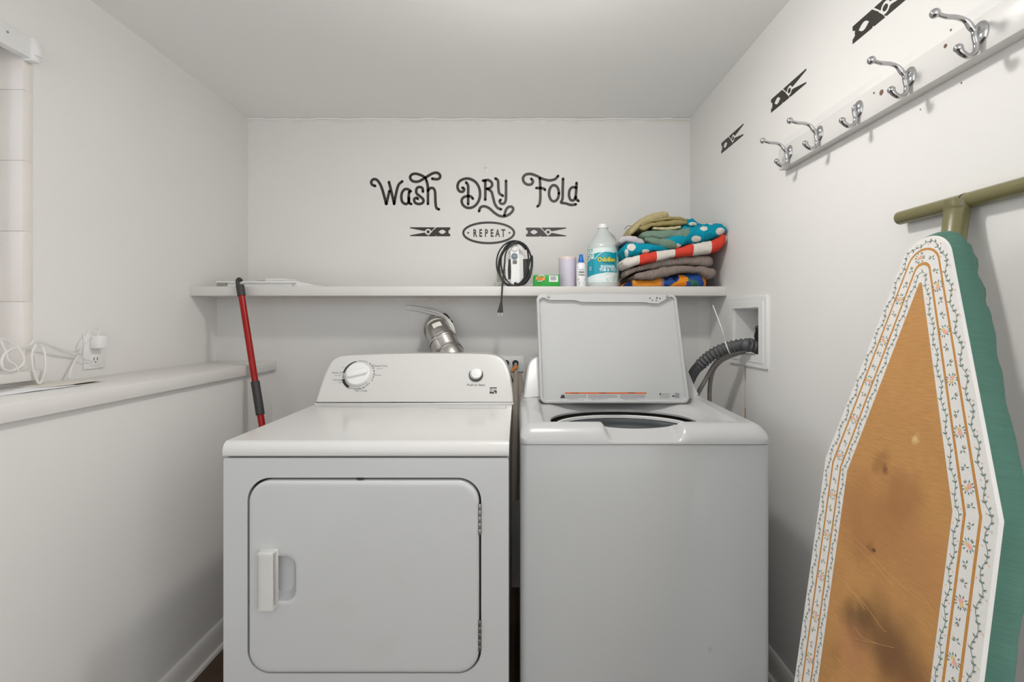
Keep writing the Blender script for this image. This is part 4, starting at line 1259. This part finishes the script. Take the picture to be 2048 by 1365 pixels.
paper('white paper sheet lying flat at the front of the ledge', [LG(-60, 800), LG(40, 788), LG(170, 771), LG(60, 774)], LZ + .0008, M_paper, seed=4, curl=.001)
paper('small folded cream leaflet lying on top of the ledge papers', [LG(110, 774), LG(150, 772), LG(208, 763.5), LG(160, 762)], LZ + .0030, M_paper2, seed=6, curl=.002)

# ------------------------------------------------------------------ things on the shelf
SZ = 1.3743
# tray and cloth
t = thing('tray', 'slim white tray on a foot at the left end of the shelf', 'tray', P(515, 573, 2.2) * 1.0)
t.location.z = SZ; t['_base'] = tuple(t.location)
a, c = P(432, 562.5, 2.14), P(592, 566.5, 2.14)
m = MB().box(a.x, c.x, 2.14, 2.42, a.z - .0085, a.z, .003)
q = [(c.x - .004, a.z), (c.x + .05, a.z - .010), (c.x + .105, SZ + .002), (c.x + .10, SZ + .0004), (c.x - .004, SZ + .0004)]
m.prism(q, lambda u, v, h: Vector((u, h, v)), 2.145, 2.415)
m.build('tray_top', M_plas, t)
M_feet = mat('grey_rubber_foot', (.30, .29, .26), .6)
MB().box(a.x + .043, c.x - .001, 2.150, 2.415, SZ + .001, a.z - .0085).build('tray_gap_fill', M_plas, t)  # added fill that lightens the dark gap under the tray
MB().box(a.x + .001, a.x + .042, 2.142, 2.41, SZ, a.z - .0085, .002).build('foot', M_feet, t)
MB().box(c.x - .02, c.x - .016, 2.15, 2.41, SZ, a.z - .0085, .001).build('foot', M_feet, t)
def blob(name, mtl, c, sx, sy, sz, seed, label, category, base):
    b = bmesh.new()
    bmesh.ops.create_uvsphere(b, u_segments=36, v_segments=18, radius=1)
    for v in b.verts:
        p = v.co.copy()
        sgn = 1 if p.z > 0 else -1
        p.z = sgn * abs(p.z) ** .7
        nz = 1 + .22 * mathutils.noise.noise(Vector((p.x * 2.2 + seed, p.y * 2.2, p.z * 2.))) + .10 * mathutils.noise.noise(Vector((p.x * 6 + seed, p.y * 6, p.z * 5)))
        v.co = Vector((c[0] + p.x * sx * nz, c[1] + p.y * sy * nz, max(c[2] + p.z * sz * nz, base)))
    m = MB(); m.merge(b)
    return tag(m.build(name, mtl, None, (c[0], c[1], base), ang=80), label, category)
M_cloth = mat('white_cloth', (.70, .68, .665), .9, var=.03, bump=.3, bscale=300)
p = P(538, 560.5, 2.17)
blob('folded_cloth', M_cloth, (p.x, 2.25, p.z), .088, .08, .0135, 3, 'crumpled white cloth lying on top of the slim tray', 'cloth', a.z)
# carton behind the iron
t = thing('small_carton', 'pale small carton with printed lines standing behind the iron', 'carton', P(1028, 573, 2.36))
t.location.z = SZ; t['_base'] = tuple(t.location)
a, c = P(991, 537, 2.33), P(1066, 573, 2.33)
m = MB().box(a.x, c.x, 2.33, 2.42, SZ, a.z, .002)
m.build('box', mat('carton_pale', (.58, .60, .53), .6, var=.03), t)
m = MB()
for k in range(7):
    z = a.z - .008 - k * .0085
    m.box(a.x + .006, a.x + .06, 2.3294, 2.3305, z - .0045, z)
m.build('printed_lines', mat('carton_print', (.20, .19, .16), .6), t)
# iron
IY = 2.16
t = thing('steam_iron', 'white steam iron standing upright with black cord wrapped around it', 'iron', P(1036, 573, 2.2))
t.location.z = SZ; t['_base'] = tuple(t.location)
IP = lambda px, py, h: P(px, py, IY - h * 0) + Vector((0, -h, 0))
def ipoly(pts, n=4): return [(p.x, p.y) for p in cat([(a_, b_, 0) for a_, b_ in pts], n, True)]
body = [(1013, 574), (1012, 560), (1011.5, 540), (1014, 518), (1018, 502), (1024, 491), (1030, 486.5), (1037, 488), (1043, 497), (1048, 510), (1055, 522), (1059, 540), (1061, 560), (1061, 574)]
body = [(x_, min(y_, 573.2)) for x_, y_ in body]
MB().prism(ipoly(body), IP, -.09, .0, .010).build('shell', M_plas, t)
sole = [(x_ + (x_ - 1036) * .04, min(y_ - 1.5, 573)) for x_, y_ in body]
MB().prism(ipoly(sole), IP, -.104, -.0905).build('soleplate', M_steel, t)
hnd = [(1023, 573), (1022.5, 545), (1021.5, 515), (1021, 500), (1024, 490.5), (1029, 487.5), (1034, 490), (1037, 500), (1038.5, 520), (1039, 545), (1038.5, 573)]
MB().prism(ipoly(hnd), IP, .0, .034, .009).build('handle', M_plas, t)
MB().prism(ipoly([(1017, 519), (1023, 519), (1024, 558), (1016.5, 559), (1015.5, 540)], 1), IP, .0, .004, .001).build('grip_panel', M_black, t)
MB().prism(ipoly([(1046, 518.5), (1057, 518.5), (1058.5, 540), (1057.5, 558.5), (1047, 558.5)], 1), IP, -.004, .005, .001).build('grip_panel', M_black, t)
MY = Matrix.Rotation(R(90), 4, 'X')
p = P(1029, 497, IY - .034)
MB().lathe([(.0135, -.002), (.0135, .004), (.011, .006), (.0, .0065)], p, 24, MY).build('steam_button', M_plas, t)
p = P(1029, 513, IY - .034)
MB().lathe([(.0135, 0), (.0135, .005), (.0105, .007), (.0095, .005), (.0065, .005), (.006, .008), (.0, .0085)], p, 28, MY).build('dial', mat('blue_grey_dial', (.20, .25, .28), .35), t)
MB().prism(rrect(1025.5, 1034, 523, 530, 1.2, 3), IP, .034, .036).build('display', mat('display_grey', (.13, .12, .11), .3), t)
p = P(1031, 568, IY - .034)
MB().lathe([(.007, 0), (.007, .012), (.005, .015)], p, 14, MY).build('cord_socket', M_rubber, t)
random.seed(5)
m = MB()
loops = [(1029, 527, 36, 45, 0), (1030, 529, 33, 43, 4), (1033, 528, 31, 45, -3), (1028, 530, 29, 43, 6)]
pts = [P(1031, 568, IY - .046), P(1040, 567, IY - .05), P(1052, 553, IY - .05)]
for li, (lx, ly, rx, ry, tl) in enumerate(loops):
    for k in range(14):
        a_ = R(20 - k * 360 / 14)
        x_, y_ = rx * math.cos(a_), -ry * math.sin(a_)
        x_ += y_ * math.sin(R(tl)) * -1
        pts.append(P(lx + x_, min(ly + y_, 571), IY - .052 + .004 * li + .003 * math.sin(k * 2 + li)))
pts += [P(1040, 484, IY - .052), P(1024, 490, IY - .055), P(1012, 505, IY - .06), P(1009, 530, IY - .07), P(1006.5, 555, 2.06), P(1005, 568, 2.048), P(1004, 585, 2.044), P(1002.5, 606, 2.043)]
m.tube(cat(pts, 6), .0036, 8)
m.build('cord', M_black, t)
pg = P(1001, 617, 2.043)
q = [(pg.x - .005 + .004, pg.z + .026), (pg.x + .005 + .003, pg.z + .026), (pg.x + .0105, pg.z - .012), (pg.x + .011, pg.z - .018), (pg.x - .013, pg.z - .018), (pg.x - .012, pg.z - .012)]
MB().prism(q, lambda u, v, h: Vector((u, 2.043 - h, v)), -.008, .008, .002).build('plug', M_black, t)
m = MB()
for dx in (-.007, .006): m.box(pg.x + dx - .002, pg.x + dx + .002, 2.0425, 2.0437, pg.z - .031, pg.z - .018)
m.build('plug_prongs', M_steel, t)
# green dryer-sheet box
GY = 2.13
t = thing('dryer_sheet_box', 'small green dryer sheet box with orange lettering beside the iron', 'box', P(1093, 573, GY + .04))
t.location.z = SZ; t['_base'] = tuple(t.location)
a, c = P(1067.5, 550, GY), P(1119, 573, GY)
M_gbox = mat('green_box', rgb(28, 152, 46), .35, var=.05)
MB().box(a.x, c.x, GY, GY + .075, SZ, a.z, .003).build('carton', M_gbox, t)
GP = lambda px, py, h: P(px, py, GY - h)
m = MB(); m.text('Gain', 11.5, GP, 1080.5, 560.5, .85, .0012, .03, 'CENTER', .2, -1)
m.build('lettering', mat('gain_orange', rgb(240, 120, 30), .4), t)
m = MB(); m.ribbon([(1072, 559), (1078, 552), (1086, 551), (1089, 556), (1084, 562), (1075, 563)], 1.2, GP, .0002, .0006, 5)
m.build('swoosh', mat('label_white', (.8, .8, .8), .5), t)
m = MB(); m.prism(rrect(1098, 1116, 551.5, 564, .6, 2), GP, .0, .0005); m.build('barcode_panel', MATS['label_white'], t)
m = MB()
x = 1101
while x < 1113.5:
    wd = random.choice((.5, .8, 1.2)); m.prism([(x, 552.6), (x + wd, 552.6), (x + wd, 561.5), (x, 561.5)], GP, .0005, .0008); x += wd + random.choice((.5, .9))
m.build('barcode', mat('barcode_ink', (.12, .12, .2), .5), t)
m = MB()
for px, py in ((1075, 566), (1081, 564.5), (1086, 563.5), (1079, 567)): m.prism([(px + 1.6 * math.cos(R(k * 45)), py + .9 * math.sin(R(k * 45))) for k in range(8)], GP, .0002, .0006)
m.build('leaf_marks', mat('dark_green_print', (.01, .09, .02), .5), t)
# lavender cylinder
LY_ = 2.20
r = 18 * LY_ / F; p = P(1135, 573, LY_ + r)
t = thing('lavender_canister', 'pale lavender cylindrical canister with pinkish lid on the shelf', 'canister', (p.x, LY_ + r, SZ))
zt = P(1135, 513, LY_).z
M_lav = mat('lavender_plastic', rgb(202, 196, 212), .35, var=.02)
MB().lathe([(r * .97, SZ), (r, SZ + .003), (r, zt - .016), (r * .985, zt - .013)], (p.x, LY_ + r, 0), 40).build('body', M_lav, t)
MB().lathe([(r * .99, zt - .013), (r * .99, zt - .003), (r * .95, zt), (0, zt)], (p.x, LY_ + r, 0), 40).build('lid', mat('pinkish_lid', rgb(222, 204, 200), .4), t)
def wrap(cx_, cy_, r_):
    """flat label coordinates (metres, u along the girth) wrapped round a cylinder facing the viewer"""
    return lambda u, v, h: Vector((cx_ + (r_ + h) * math.sin(u / r_), cy_ - (r_ + h) * math.cos(u / r_), v))
WL = wrap(p.x, LY_ + r, r)
m = MB()
for k, wd in enumerate((.022, .018)): m.text('- - - - -', .010, WL, 0, SZ + .058 - k * .006, .6, .0004)
m.build('lettering', mat('pale_print', (.72, .70, .76), .4), t)
# stain treater bottle
SY = 2.17
r = 9.6 * SY / F; p = P(1162, 573, SY + r)
t = thing('stain_treater_bottle', 'small white stain treater bottle with blue cap', 'bottle', (p.x, SY + r, SZ))
zz = lambda py: P(1162, py, SY).z
c_ = (p.x, SY + r, 0)
M_bot = mat('bottle_white', (.80, .80, .80), .3)
MB().lathe([(r * .9, SZ), (r, SZ + .004), (r, zz(530)), (r * .86, zz(527)), (r * .60, zz(525)), (r * .6, zz(524))], c_, 32, sq=2.4).build('body', M_bot, t)
M_blue = mat('cap_blue', rgb(16, 104, 190), .3)
MB().lathe([(r * .62, zz(526)), (r * .64, zz(524)), (r * .52, zz(519)), (r * .50, zz(516)), (r * .42, zz(514.5)), (r * .40, zz(509)), (r * .30, zz(508)), (0, zz(508))], c_, 28).build('cap', M_blue, t)
WL = wrap(p.x, SY + r, r * 1.0)
m = MB(); m.text('stain', .017, WL, 0, zz(546.5), .86, .0012, .02); m.text('treater', .0125, WL, 0, zz(551.5), .86, .0012, .016)
m.build('lettering', M_print, t)
m = MB(); m.text('Fresh Home', .0055, WL, 0, zz(540), 1.0, .0012, .02); m.prism(rrect(-.011, .011, zz(570), zz(564), .002, 2), WL, .0008, .0012)
m.prism(rrect(.013, .019, zz(562), zz(558), .002, 2), WL, .0002, .0012)
m.build('blue_print', mat('label_blue', rgb(60, 90, 160), .4), t)
m = MB(); m.prism([(-.0155 + .0042 * math.cos(R(k * 40)), zz(559) + .006 * math.sin(R(k * 40))) for k in range(9)], WL, .0002, .0012)
m.prism([(-.017 + .002 * math.cos(R(k * 40)), zz(534) + .006 * math.sin(R(k * 40))) for k in range(9)], WL, .0002, .0012)
m.build('red_print', mat('label_red', rgb(190, 60, 50), .4), t)
# cleaner jug
JY = 2.13
r = 32.8 * JY / F; p = P(1206, 573, JY + r)
t = thing('cleaner_jug', 'translucent gallon cleaner jug with teal label and white cap', 'jug', (p.x, JY + r, SZ))
zz = lambda py: P(1206, py, JY + r * .5).z
M_jug = mat('translucent_jug', (.74, .79, .78), .30, var=.02, trans=.35)
cj = (p.x, JY + r, 0)
prof = [(r * .90, SZ), (r * .985, SZ + .006), (r, SZ + .014), (r, zz(566)), (r * .985, zz(564)), (r * .985, zz(500)), (r, zz(497)), (r * .985, zz(491)), (r * .90, zz(486)), (r * .74, zz(479)), (r * .56, zz(471)), (r * .40, zz(462)), (r * .31, zz(457)), (r * .285, zz(455)), (r * .285, zz(452))]
MB().lathe(prof, cj, 56, sq=2.15).build('body', M_jug, t)
m = MB().lathe([(r * .33, zz(454.5)), (r * .335, zz(453.5)), (r * .315, zz(452.5)), (r * .315, zz(448)), (r * .30, zz(446.5)), (0, zz(446.3))], cj, 40)
m.build('cap', M_plas, t)
hp = [(cj[0] + r * .35, cj[1] + .02, zz(462)), (cj[0] + r * .72, cj[1] + .05, zz(468)), (cj[0] + r * .95, cj[1] + .06, zz(482)), (cj[0] + r * .93, cj[1] + .05, zz(495))]
MB().tube(cat(hp, 6), .011, 14).build('handle', M_jug, t)
RL = r * 1.003
WJ = wrap(cj[0], cj[1], RL)
zl0, zl1 = zz(566), zz(497.5)
def band_(u0, u1, fz0, fz1, h, n=24):
    m = MB(); g = []
    for i in range(n + 1):
        u = u0 + (u1 - u0) * i / n
        g.append((m.v(WJ(u, fz0(u), h)), m.v(WJ(u, fz1(u), h))))
    for A, B in zip(g, g[1:]): m.f((A[0], B[0], B[1], A[1]))
    return m
k_ = lambda z: (lambda u: z)
band_(-1.48 * RL, 1.48 * RL, k_(zl0), k_(zl1), .0008, 60).build('label', mat('label_pale', rgb(214, 228, 226), .35), t)
M_teal = mat('label_teal', rgb(20, 152, 170), .35)
m = band_(-1.4 * RL, .78 * RL, lambda u: zz(555) + .012 * math.sin((u / RL + 1.4) * .9) + (u / RL + 1.4) * .004, lambda u: zz(524) + (u / RL + 1.4) * .0190, .0012, 40)
m.build('teal_panel', M_teal, t)
m = band_(-.75 * RL, .50 * RL, lambda u: zz(519), lambda u: zz(509) + .006 * math.sin((u / RL + .75) * 2.2), .0013, 30)
m.build('teal_arc', M_teal, t)
m = MB().prism(rrect(-1.28 * RL, -.80 * RL, zz(544), zz(531), .002, 2), WJ, .0012, .0015); m.build('blue_patch', mat('patch_blue', rgb(16, 92, 140), .4), t)
M_foam = mat('label_white2', (.82, .82, .82), .4)
m = MB()
m.text('OdoBan', .0265, WJ, .003, zz(525), .90, .0016, .055, shear=.1)
m.build('wordmark_outline', M_print, t)
m = MB(); m.text('OdoBan', .0265, WJ, .003, zz(525), .90, .0020, .018, shear=.1)
m.build('wordmark', mat('label_yellow', rgb(246, 222, 40), .4), t)
m = MB()
m.text('Eliminates Odors', .0085, WJ, .014, zz(529), .95, .0018, .015)
m.build('tagline', M_print, t)
m = MB(); m.text('SHOWER,', .0165, WJ, .012, zz(538), .95, .0018, .03); m.text('TUB & TILE', .0165, WJ, .010, zz(544), .95, .0018, .03); m.text('CLEANER', .0075, WJ, .010, zz(548.5), 1, .0018, .02)
m.text('QUAT', .0085, WJ, -1.04 * RL, zz(537), .9, .0018, .02); m.text('10 FL OZ', .0065, WJ, -1.04 * RL, zz(541), .8, .0018, .02)
m.ribbon([(-.70 * RL, zz(520)), (-.2 * RL, zz(507)), (.35 * RL, zz(505))], .0022, WJ, .0013, .0017, 8)
m.ribbon([(-.9 * RL, zz(557)), (-.4 * RL, zz(560)), (.1 * RL, zz(556)), (.5 * RL, zz(550))], .006, WJ, .0013, .0016, 8)
m.build('white_print', M_foam, t)
m = MB()                                                   # bathtub drawing
m.prism([(.02 * RL, zz(556)), (.62 * RL, zz(550)), (.60 * RL, zz(559)), (.50 * RL, zz(563)), (.12 * RL, zz(564)), (.05 * RL, zz(561))], WJ, .0012, .0016)
m.build('tub_picture', mat('tub_grey', rgb(186, 190, 188), .4), t)
m = MB()                                                   # mosaic tile pattern on both sides of the label
for (u0, u1, z0, z1) in ((-1.4, -.85, 499, 521), (.86, 1.4, 499, 562)):
    z = z0
    while z < z1:
        u = u0
        while u < u1:
            if random.random() < .6: m.prism(rrect(u * RL, (u + .085) * RL, zz(z + 1.3), zz(z), .0003, 1), WJ, .0010, .0014)
            u += .115
        z += 2.0
m.build('tile_print', mat('tile_green', rgb(70, 118, 116), .4), t)

# ------------------------------------------------------------------ towels
def terry(name, col, var=.12, bump=.9, bscale=420):
    return mat(name, col, .95, var=var, vscale=60, bump=bump, bscale=bscale, spec=.1)
def t3(pts): return [(1140 + x / 6.0235, 400 + y / 6.0235) for x, y in pts]
def towel_mesh(mb, top, bot, y0, y1, seed, colfn=None, N=64, M=30, rough=.0022, pinch=1.):
    """one folded layer: top and bottom edge curves in crop pixels, rounded fold towards the viewer"""
    top, bot = t3(top), t3(bot)
    xa, xb = min(top[0][0], bot[0][0]), max(top[-1][0], bot[-1][0])
    def ev(c, x):
        if x <= c[0][0]: return c[0][1]
        for (a, b_), (d, e) in zip(c, c[1:]):
            if x <= d:
                q = (x - a) / (d - a) if d > a else 0
                q2 = q * q * (3 - 2 * q) * .5 + q * .5
                return b_ + (e - b_) * q2
        return c[-1][1]
    b = bmesh.new(); rings = []; cols = []
    for i in range(N + 1):
        f_ = .5 - .5 * math.cos(PI * i / N); f_ = .35 * f_ + .65 * i / N
        x = xa + (xb - xa) * f_
        zt_, zb_ = P(x, ev(top, x), y0).z, P(x, ev(bot, x), y0).z
        h = max(.002, zt_ - zb_); zc_ = (zt_ + zb_) / 2
        d = min(f_, 1 - f_) * (xb - xa) * y0 / F
        e_ = min(1, d / (h * .5)) if h > 0 else 1
        k = math.sqrt(max(0.0, 1 - (1 - e_) ** 2)) * .94 + .06
        hh = h / 2 * k
        yy0 = y0 + (1 - k) * h * .5
        X = (x - CX) * y0 / F
        ring = []
        for j in range(M):
            a = 2 * PI * j / M
            ca, sa = math.cos(a), math.sin(a)
            ex_ = 2.4
            q = (abs(ca) ** ex_ + abs(sa) ** ex_) ** (-1 / ex_)
            # rounded bar: front cap radius hh, back cap radius hh
            zz_ = zc_ + sa * q * hh
            if ca < 0: yv = yy0 + hh + ca * q * hh * 1.15
            else: yv = (y1 - hh) + ca * q * hh
            nz = mathutils.noise.noise(Vector((X * 22 + seed, yv * 14, zz_ * 22))) * rough * 2 + mathutils.noise.noise(Vector((X * 70 + seed, yv * 50, zz_ * 60))) * rough
            zz_ += sa * nz; yv += ca * nz
            ring.append(b.verts.new((X, yv, max(zz_, SZ + .0008))))
        rings.append(ring)
    for A, B in zip(rings, rings[1:]):
        for j in range(M):
            f = b.faces.new((A[j], A[(j + 1) % M], B[(j + 1) % M], B[j]))
            if colfn:
                c = f.calc_center_median(); f.material_index = colfn(c)
    f1 = b.faces.new(rings[0][::-1]); f2 = b.faces.new(rings[-1])
    if colfn: f1.material_index = colfn(f1.calc_center_median()); f2.material_index = colfn(f2.calc_center_median())
    bmesh.ops.recalc_face_normals(b, faces=b.faces[:])
    me = bpy.data.meshes.new('t'); b.to_mesh(me); b.free()
    mb.bm.from_mesh(me); bpy.data.meshes.remove(me)
    return mb
GT = 'towels stacked on the shelf'
def towel(name, label, layers, mats, category='towel', **kw):
    m = MB()
    for k, (top, bot, y0, y1) in enumerate(layers): towel_mesh(m, top, bot, y0, y1, hash(name) % 7 * 0 + len(label) + k * 3.1, **kw)
    c = sum((v.co for v in m.bm.verts), Vector()) / len(m.bm.verts)
    zmin = min(v.co.z for v in m.bm.verts)
    return tag(m.build(name, mats, None, (c.x, c.y, zmin), ang=75), label, category, GT)
# printed orange and blue towel (generic patches)
def patchy(name):
    m = mat(name, rgb(214, 140, 52), .95, var=.1, vscale=50, bump=.8, bscale=400, spec=.1)
    nt = m.node_tree; b = nt.nodes['Principled BSDF']
    tc = nt.nodes.new('ShaderNodeNewGeometry')
    vo = nt.nodes.new('ShaderNodeTexVoronoi'); vo.inputs['Scale'].default_value = 17
    wv = nt.nodes.new('ShaderNodeTexNoise'); wv.inputs['Scale'].default_value = 9
    nt.links.new(tc.outputs['Position'], wv.inputs['Vector'])
    ad = nt.nodes.new('ShaderNodeMix'); ad.data_type = 'VECTOR'; ad.inputs[0].default_value = .16
    nt.links.new(tc.outputs['Position'], ad.inputs[4]); nt.links.new(wv.outputs['Color'], ad.inputs[5])
    nt.links.new(ad.outputs[1], vo.inputs['Vector'])
    sp = nt.nodes.new('ShaderNodeSeparateColor'); nt.links.new(vo.outputs['Color'], sp.inputs[0])
    cr = nt.nodes.new('ShaderNodeValToRGB'); cr.color_ramp.interpolation = 'CONSTANT'
    el = cr.color_ramp.elements
    el[0].position = 0; el[0].color = (*rgb(48, 78, 140), 1)
    el[1].position = .32; el[1].color = (*rgb(222, 140, 44), 1)
    for pos, c in ((.58, (226, 196, 92)), (.66, (28, 44, 84)), (.74, (210, 122, 36)), (.90, (64, 110, 96)), (.95, (214, 214, 210))):
        e = el.new(pos); e.color = (*rgb(*c), 1)
    nt.links.new(sp.outputs[0], cr.inputs[0])
    # the left half is mostly orange
    spx = nt.nodes.new('ShaderNodeSeparateXYZ'); nt.links.new(tc.outputs['Position'], spx.inputs[0])
    mr = nt.nodes.new('ShaderNodeMapRange'); mr.inputs['From Min'].default_value = .605; mr.inputs['From Max'].default_value = .625
    nt.links.new(spx.outputs[0], mr.inputs[0])
    ml = nt.nodes.new('ShaderNodeMapRange'); ml.inputs['From Min'].default_value = .492; ml.inputs['From Max'].default_value = .485
    nt.links.new(spx.outputs[0], ml.inputs[0])
    mx = nt.nodes.new('ShaderNodeMath'); mx.operation = 'MAXIMUM'
    nt.links.new(mr.outputs[0], mx.inputs[0]); nt.links.new(ml.outputs[0], mx.inputs[1])
    src = b.inputs['Base Color'].links[0].from_socket
    mix = nt.nodes.new('ShaderNodeMix'); mix.data_type = 'RGBA'
    nt.links.new(mx.outputs[0], mix.inputs[0]); nt.links.new(src, mix.inputs[6]); nt.links.new(cr.outputs[0], mix.inputs[7])
    nt.links.new(mix.outputs[2], b.inputs['Base Color'])
    return m
towel('bath_towel', 'orange and blue printed towel at the bottom of the towel stack', [
    ([(650, 1015), (700, 985), (760, 962), (900, 975), (1000, 958), (1100, 928), (1250, 905), (1400, 878), (1550, 872), (1620, 895), (1658, 950)], [(650, 1056), (900, 1062), (1300, 1062), (1658, 1060)], 2.085, 2.38)], patchy('printed_terry'), rough=.003)
M_taupe = terry('taupe_ribbed', rgb(150, 137, 130), .08)
def rib(m):
    nt = m.node_tree; b = nt.nodes['Principled BSDF']
    tc = nt.nodes.new('ShaderNodeTexCoord'); wv = nt.nodes.new('ShaderNodeTexWave')
    wv.inputs['Scale'].default_value = 52; wv.inputs['Distortion'].default_value = .6; wv.inputs['Detail'].default_value = 1
    nt.links.new(tc.outputs['Object'], wv.inputs['Vector'])
    bp = nt.nodes.new('ShaderNodeBump'); bp.inputs['Strength'].default_value = .8; bp.inputs['Distance'].default_value = .003
    old = b.inputs['Normal'].links[0].from_socket
    nt.links.new(old, bp.inputs['Normal']); nt.links.new(wv.outputs['Fac'], bp.inputs['Height'])
    nt.links.new(bp.outputs[0], b.inputs['Normal'])
    src = b.inputs['Base Color'].links[0].from_socket
    mix = nt.nodes.new('ShaderNodeMix'); mix.data_type = 'RGBA'; mix.blend_type = 'MULTIPLY'
    mr = nt.nodes.new('ShaderNodeMapRange'); mr.inputs['To Min'].default_value = .72; mr.inputs['To Max'].default_value = 1.12
    nt.links.new(wv.outputs['Fac'], mr.inputs[0])
    mix.inputs[0].default_value = 1
    nt.links.new(src, mix.inputs[6]); nt.links.new(mr.outputs[0], mix.inputs[7]); nt.links.new(mix.outputs[2], b.inputs['Base Color'])
rib(M_taupe)
towel('bath_towel', 'taupe ribbed bath towel folded in two above the printed towel', [
    ([(785, 885), (900, 850), (1050, 825), (1200, 797), (1300, 785), (1450, 790), (1600, 795), (1775, 830)], [(785, 950), (850, 962), (1000, 955), (1150, 928), (1300, 888), (1400, 872), (1550, 880), (1650, 925), (1700, 948), (1775, 930)], 2.055, 2.37),
    ([(676, 840), (850, 792), (1000, 742), (1200, 700), (1400, 680), (1600, 665), (1740, 672)], [(676, 930), (760, 880), (800, 862), (1000, 828), (1250, 793), (1400, 778), (1500, 792), (1740, 805)], 2.06, 2.37)], M_taupe)
M_redt = terry('red_terry', rgb(206, 70, 56)); M_whitet = terry('white_terry', rgb(214, 206, 198), .05)
bounds = [P(1140 + x / 6.0235, 500, 2.04).x for x in (835, 1045, 1262, 1482, 1695, 1878)]
def stripes(c):
    k = sum(1 for b_ in bounds if c.x > b_)
    return 1 if k % 2 == 0 else 0
towel('beach_towel', 'red and white striped towel folded between the taupe and teal towels', [
    ([(640, 715), (690, 688), (830, 662), (1030, 612), (1250, 590), (1470, 527), (1690, 487), (1800, 443), (1870, 398), (1912, 405)], [(640, 800), (720, 812), (840, 777), (1050, 737), (1260, 688), (1480, 667), (1700, 641), (1800, 612), (1870, 565), (1912, 520)], 2.035, 2.37)], [M_redt, M_whitet], colfn=stripes, N=150)
M_tealt = terry('teal_terry', rgb(18, 140, 164))
dots = [(740, 570, 52, 42), (910, 622, 46, 26), (1520, 470, 58, 38), (1810, 380, 52, 48), (1612, 345, 44, 26), (1695, 275, 34, 26), (1478, 290, 50, 22), (1060, 500, 40, 36), (1290, 560, 50, 30), (680, 640, 22, 50), (1880, 300, 26, 20)]
def dotted(c):
    px, py = CX + F * c.x / c.y, CY - F * (c.z - CH) / c.y
    if c.y > 2.2: return 0
    x, y = (px - 1140) * 6.0235, (py - 400) * 6.0235
    return 1 if any(((x - a) / d) ** 2 + ((y - b_) / e) ** 2 < 1 for a, b_, d, e in dots) else 0
towel('beach_towel', 'teal towel with white dots on top of the striped towel', [
    ([(640, 555), (700, 508), (900, 520), (1100, 470), (1290, 380), (1400, 300), (1500, 300), (1700, 262), (1840, 272), (1892, 320)], [(640, 650), (700, 692), (830, 663), (1030, 612), (1250, 590), (1470, 527), (1690, 487), (1800, 445), (1892, 385)], 2.037, 2.36),
    ([(1330, 290), (1420, 212), (1490, 215), (1545, 265), (1600, 285)], [(1330, 350), (1420, 340), (1500, 330), (1600, 330)], 2.10, 2.34)], [M_tealt, M_whitet], colfn=dotted, N=170, M=56, rough=.003)
M_lil = terry('lilac_grey_terry', rgb(188, 182, 186), .06)
towel('washcloth', 'pale lilac grey washcloth curled at the left of the towel stack', [
    ([(590, 470), (640, 432), (720, 428), (800, 436), (870, 458), (905, 490)], [(590, 520), (640, 520), (700, 505), (780, 515), (830, 538), (905, 535)], 2.05, 2.30)], M_lil)
M_sage = terry('sage_terry', rgb(110, 134, 118), .12)
towel('washcloth', 'sage green washcloth folded on the teal dotted towel', [
    ([(862, 395), (940, 368), (1100, 358), (1300, 345), (1430, 318), (1490, 360)], [(862, 440), (930, 470), (1000, 460), (1200, 470), (1380, 490), (1490, 440)], 2.035, 2.26),
    ([(905, 450), (1000, 455), (1150, 465), (1308, 480)], [(905, 490), (1000, 530), (1150, 570), (1230, 580), (1308, 580)], 2.03, 2.25)], M_sage)
M_ol1 = terry('olive_terry', rgb(146, 134, 92), .12); M_ol2 = terry('light_olive_terry', rgb(168, 156, 118), .10)
M_ol3 = terry('cream_olive_terry', rgb(186, 176, 140), .10)
towel('washcloth', 'thin pale olive washcloth folded on the sage green one', [
    ([(992, 335), (1020, 318), (1200, 322), (1345, 305)], [(992, 352), (1040, 366), (1200, 362), (1345, 345)], 2.045, 2.22)], M_ol3)
towel('washcloth', 'olive green washcloth folded beneath the topmost rolled one', [
    ([(835, 310), (1000, 268), (1200, 240), (1330, 235), (1425, 250)], [(835, 365), (900, 372), (1000, 322), (1200, 302), (1340, 300), (1425, 285)], 2.05, 2.24),
    ([(850, 290), (1000, 225), (1200, 195), (1330, 200), (1428, 235)], [(850, 320), (1000, 272), (1200, 243), (1330, 238), (1428, 262)], 2.055, 2.24)], M_ol1)
o_top = towel('washcloth', 'light olive washcloth rolled loosely at the very top of the stack', [
    ([(712, 400), (740, 335), (810, 262), (850, 215), (960, 172), (1080, 135), (1170, 140), (1198, 175)], [(712, 440), (760, 405), (800, 370), (850, 318), (960, 278), (1080, 240), (1198, 205)], 2.055, 2.24)], M_ol2, rough=.003)
top_ = o_top
MB().tube(cat([P(1262, 452, 2.06), P(1256, 452, 2.05), P(1251, 456, 2.045), P(1249, 459.5, 2.045)], 5), .0011, 6).build('hanging_loop', M_black, top_, base=top_.location)
for o in list(bpy.data.objects):
    if '_base' in o: del o['_base']
    if any(k in o.name for k in ('lettering', 'print', 'symbol', 'dial_marks', 'emblem_lines', 'barcode', 'latch_holes', 'leaf_marks', 'slots')) and o.parent and 'panel' not in o.name and 'towel' not in o.name:
        o['kind'] = 'stuff'
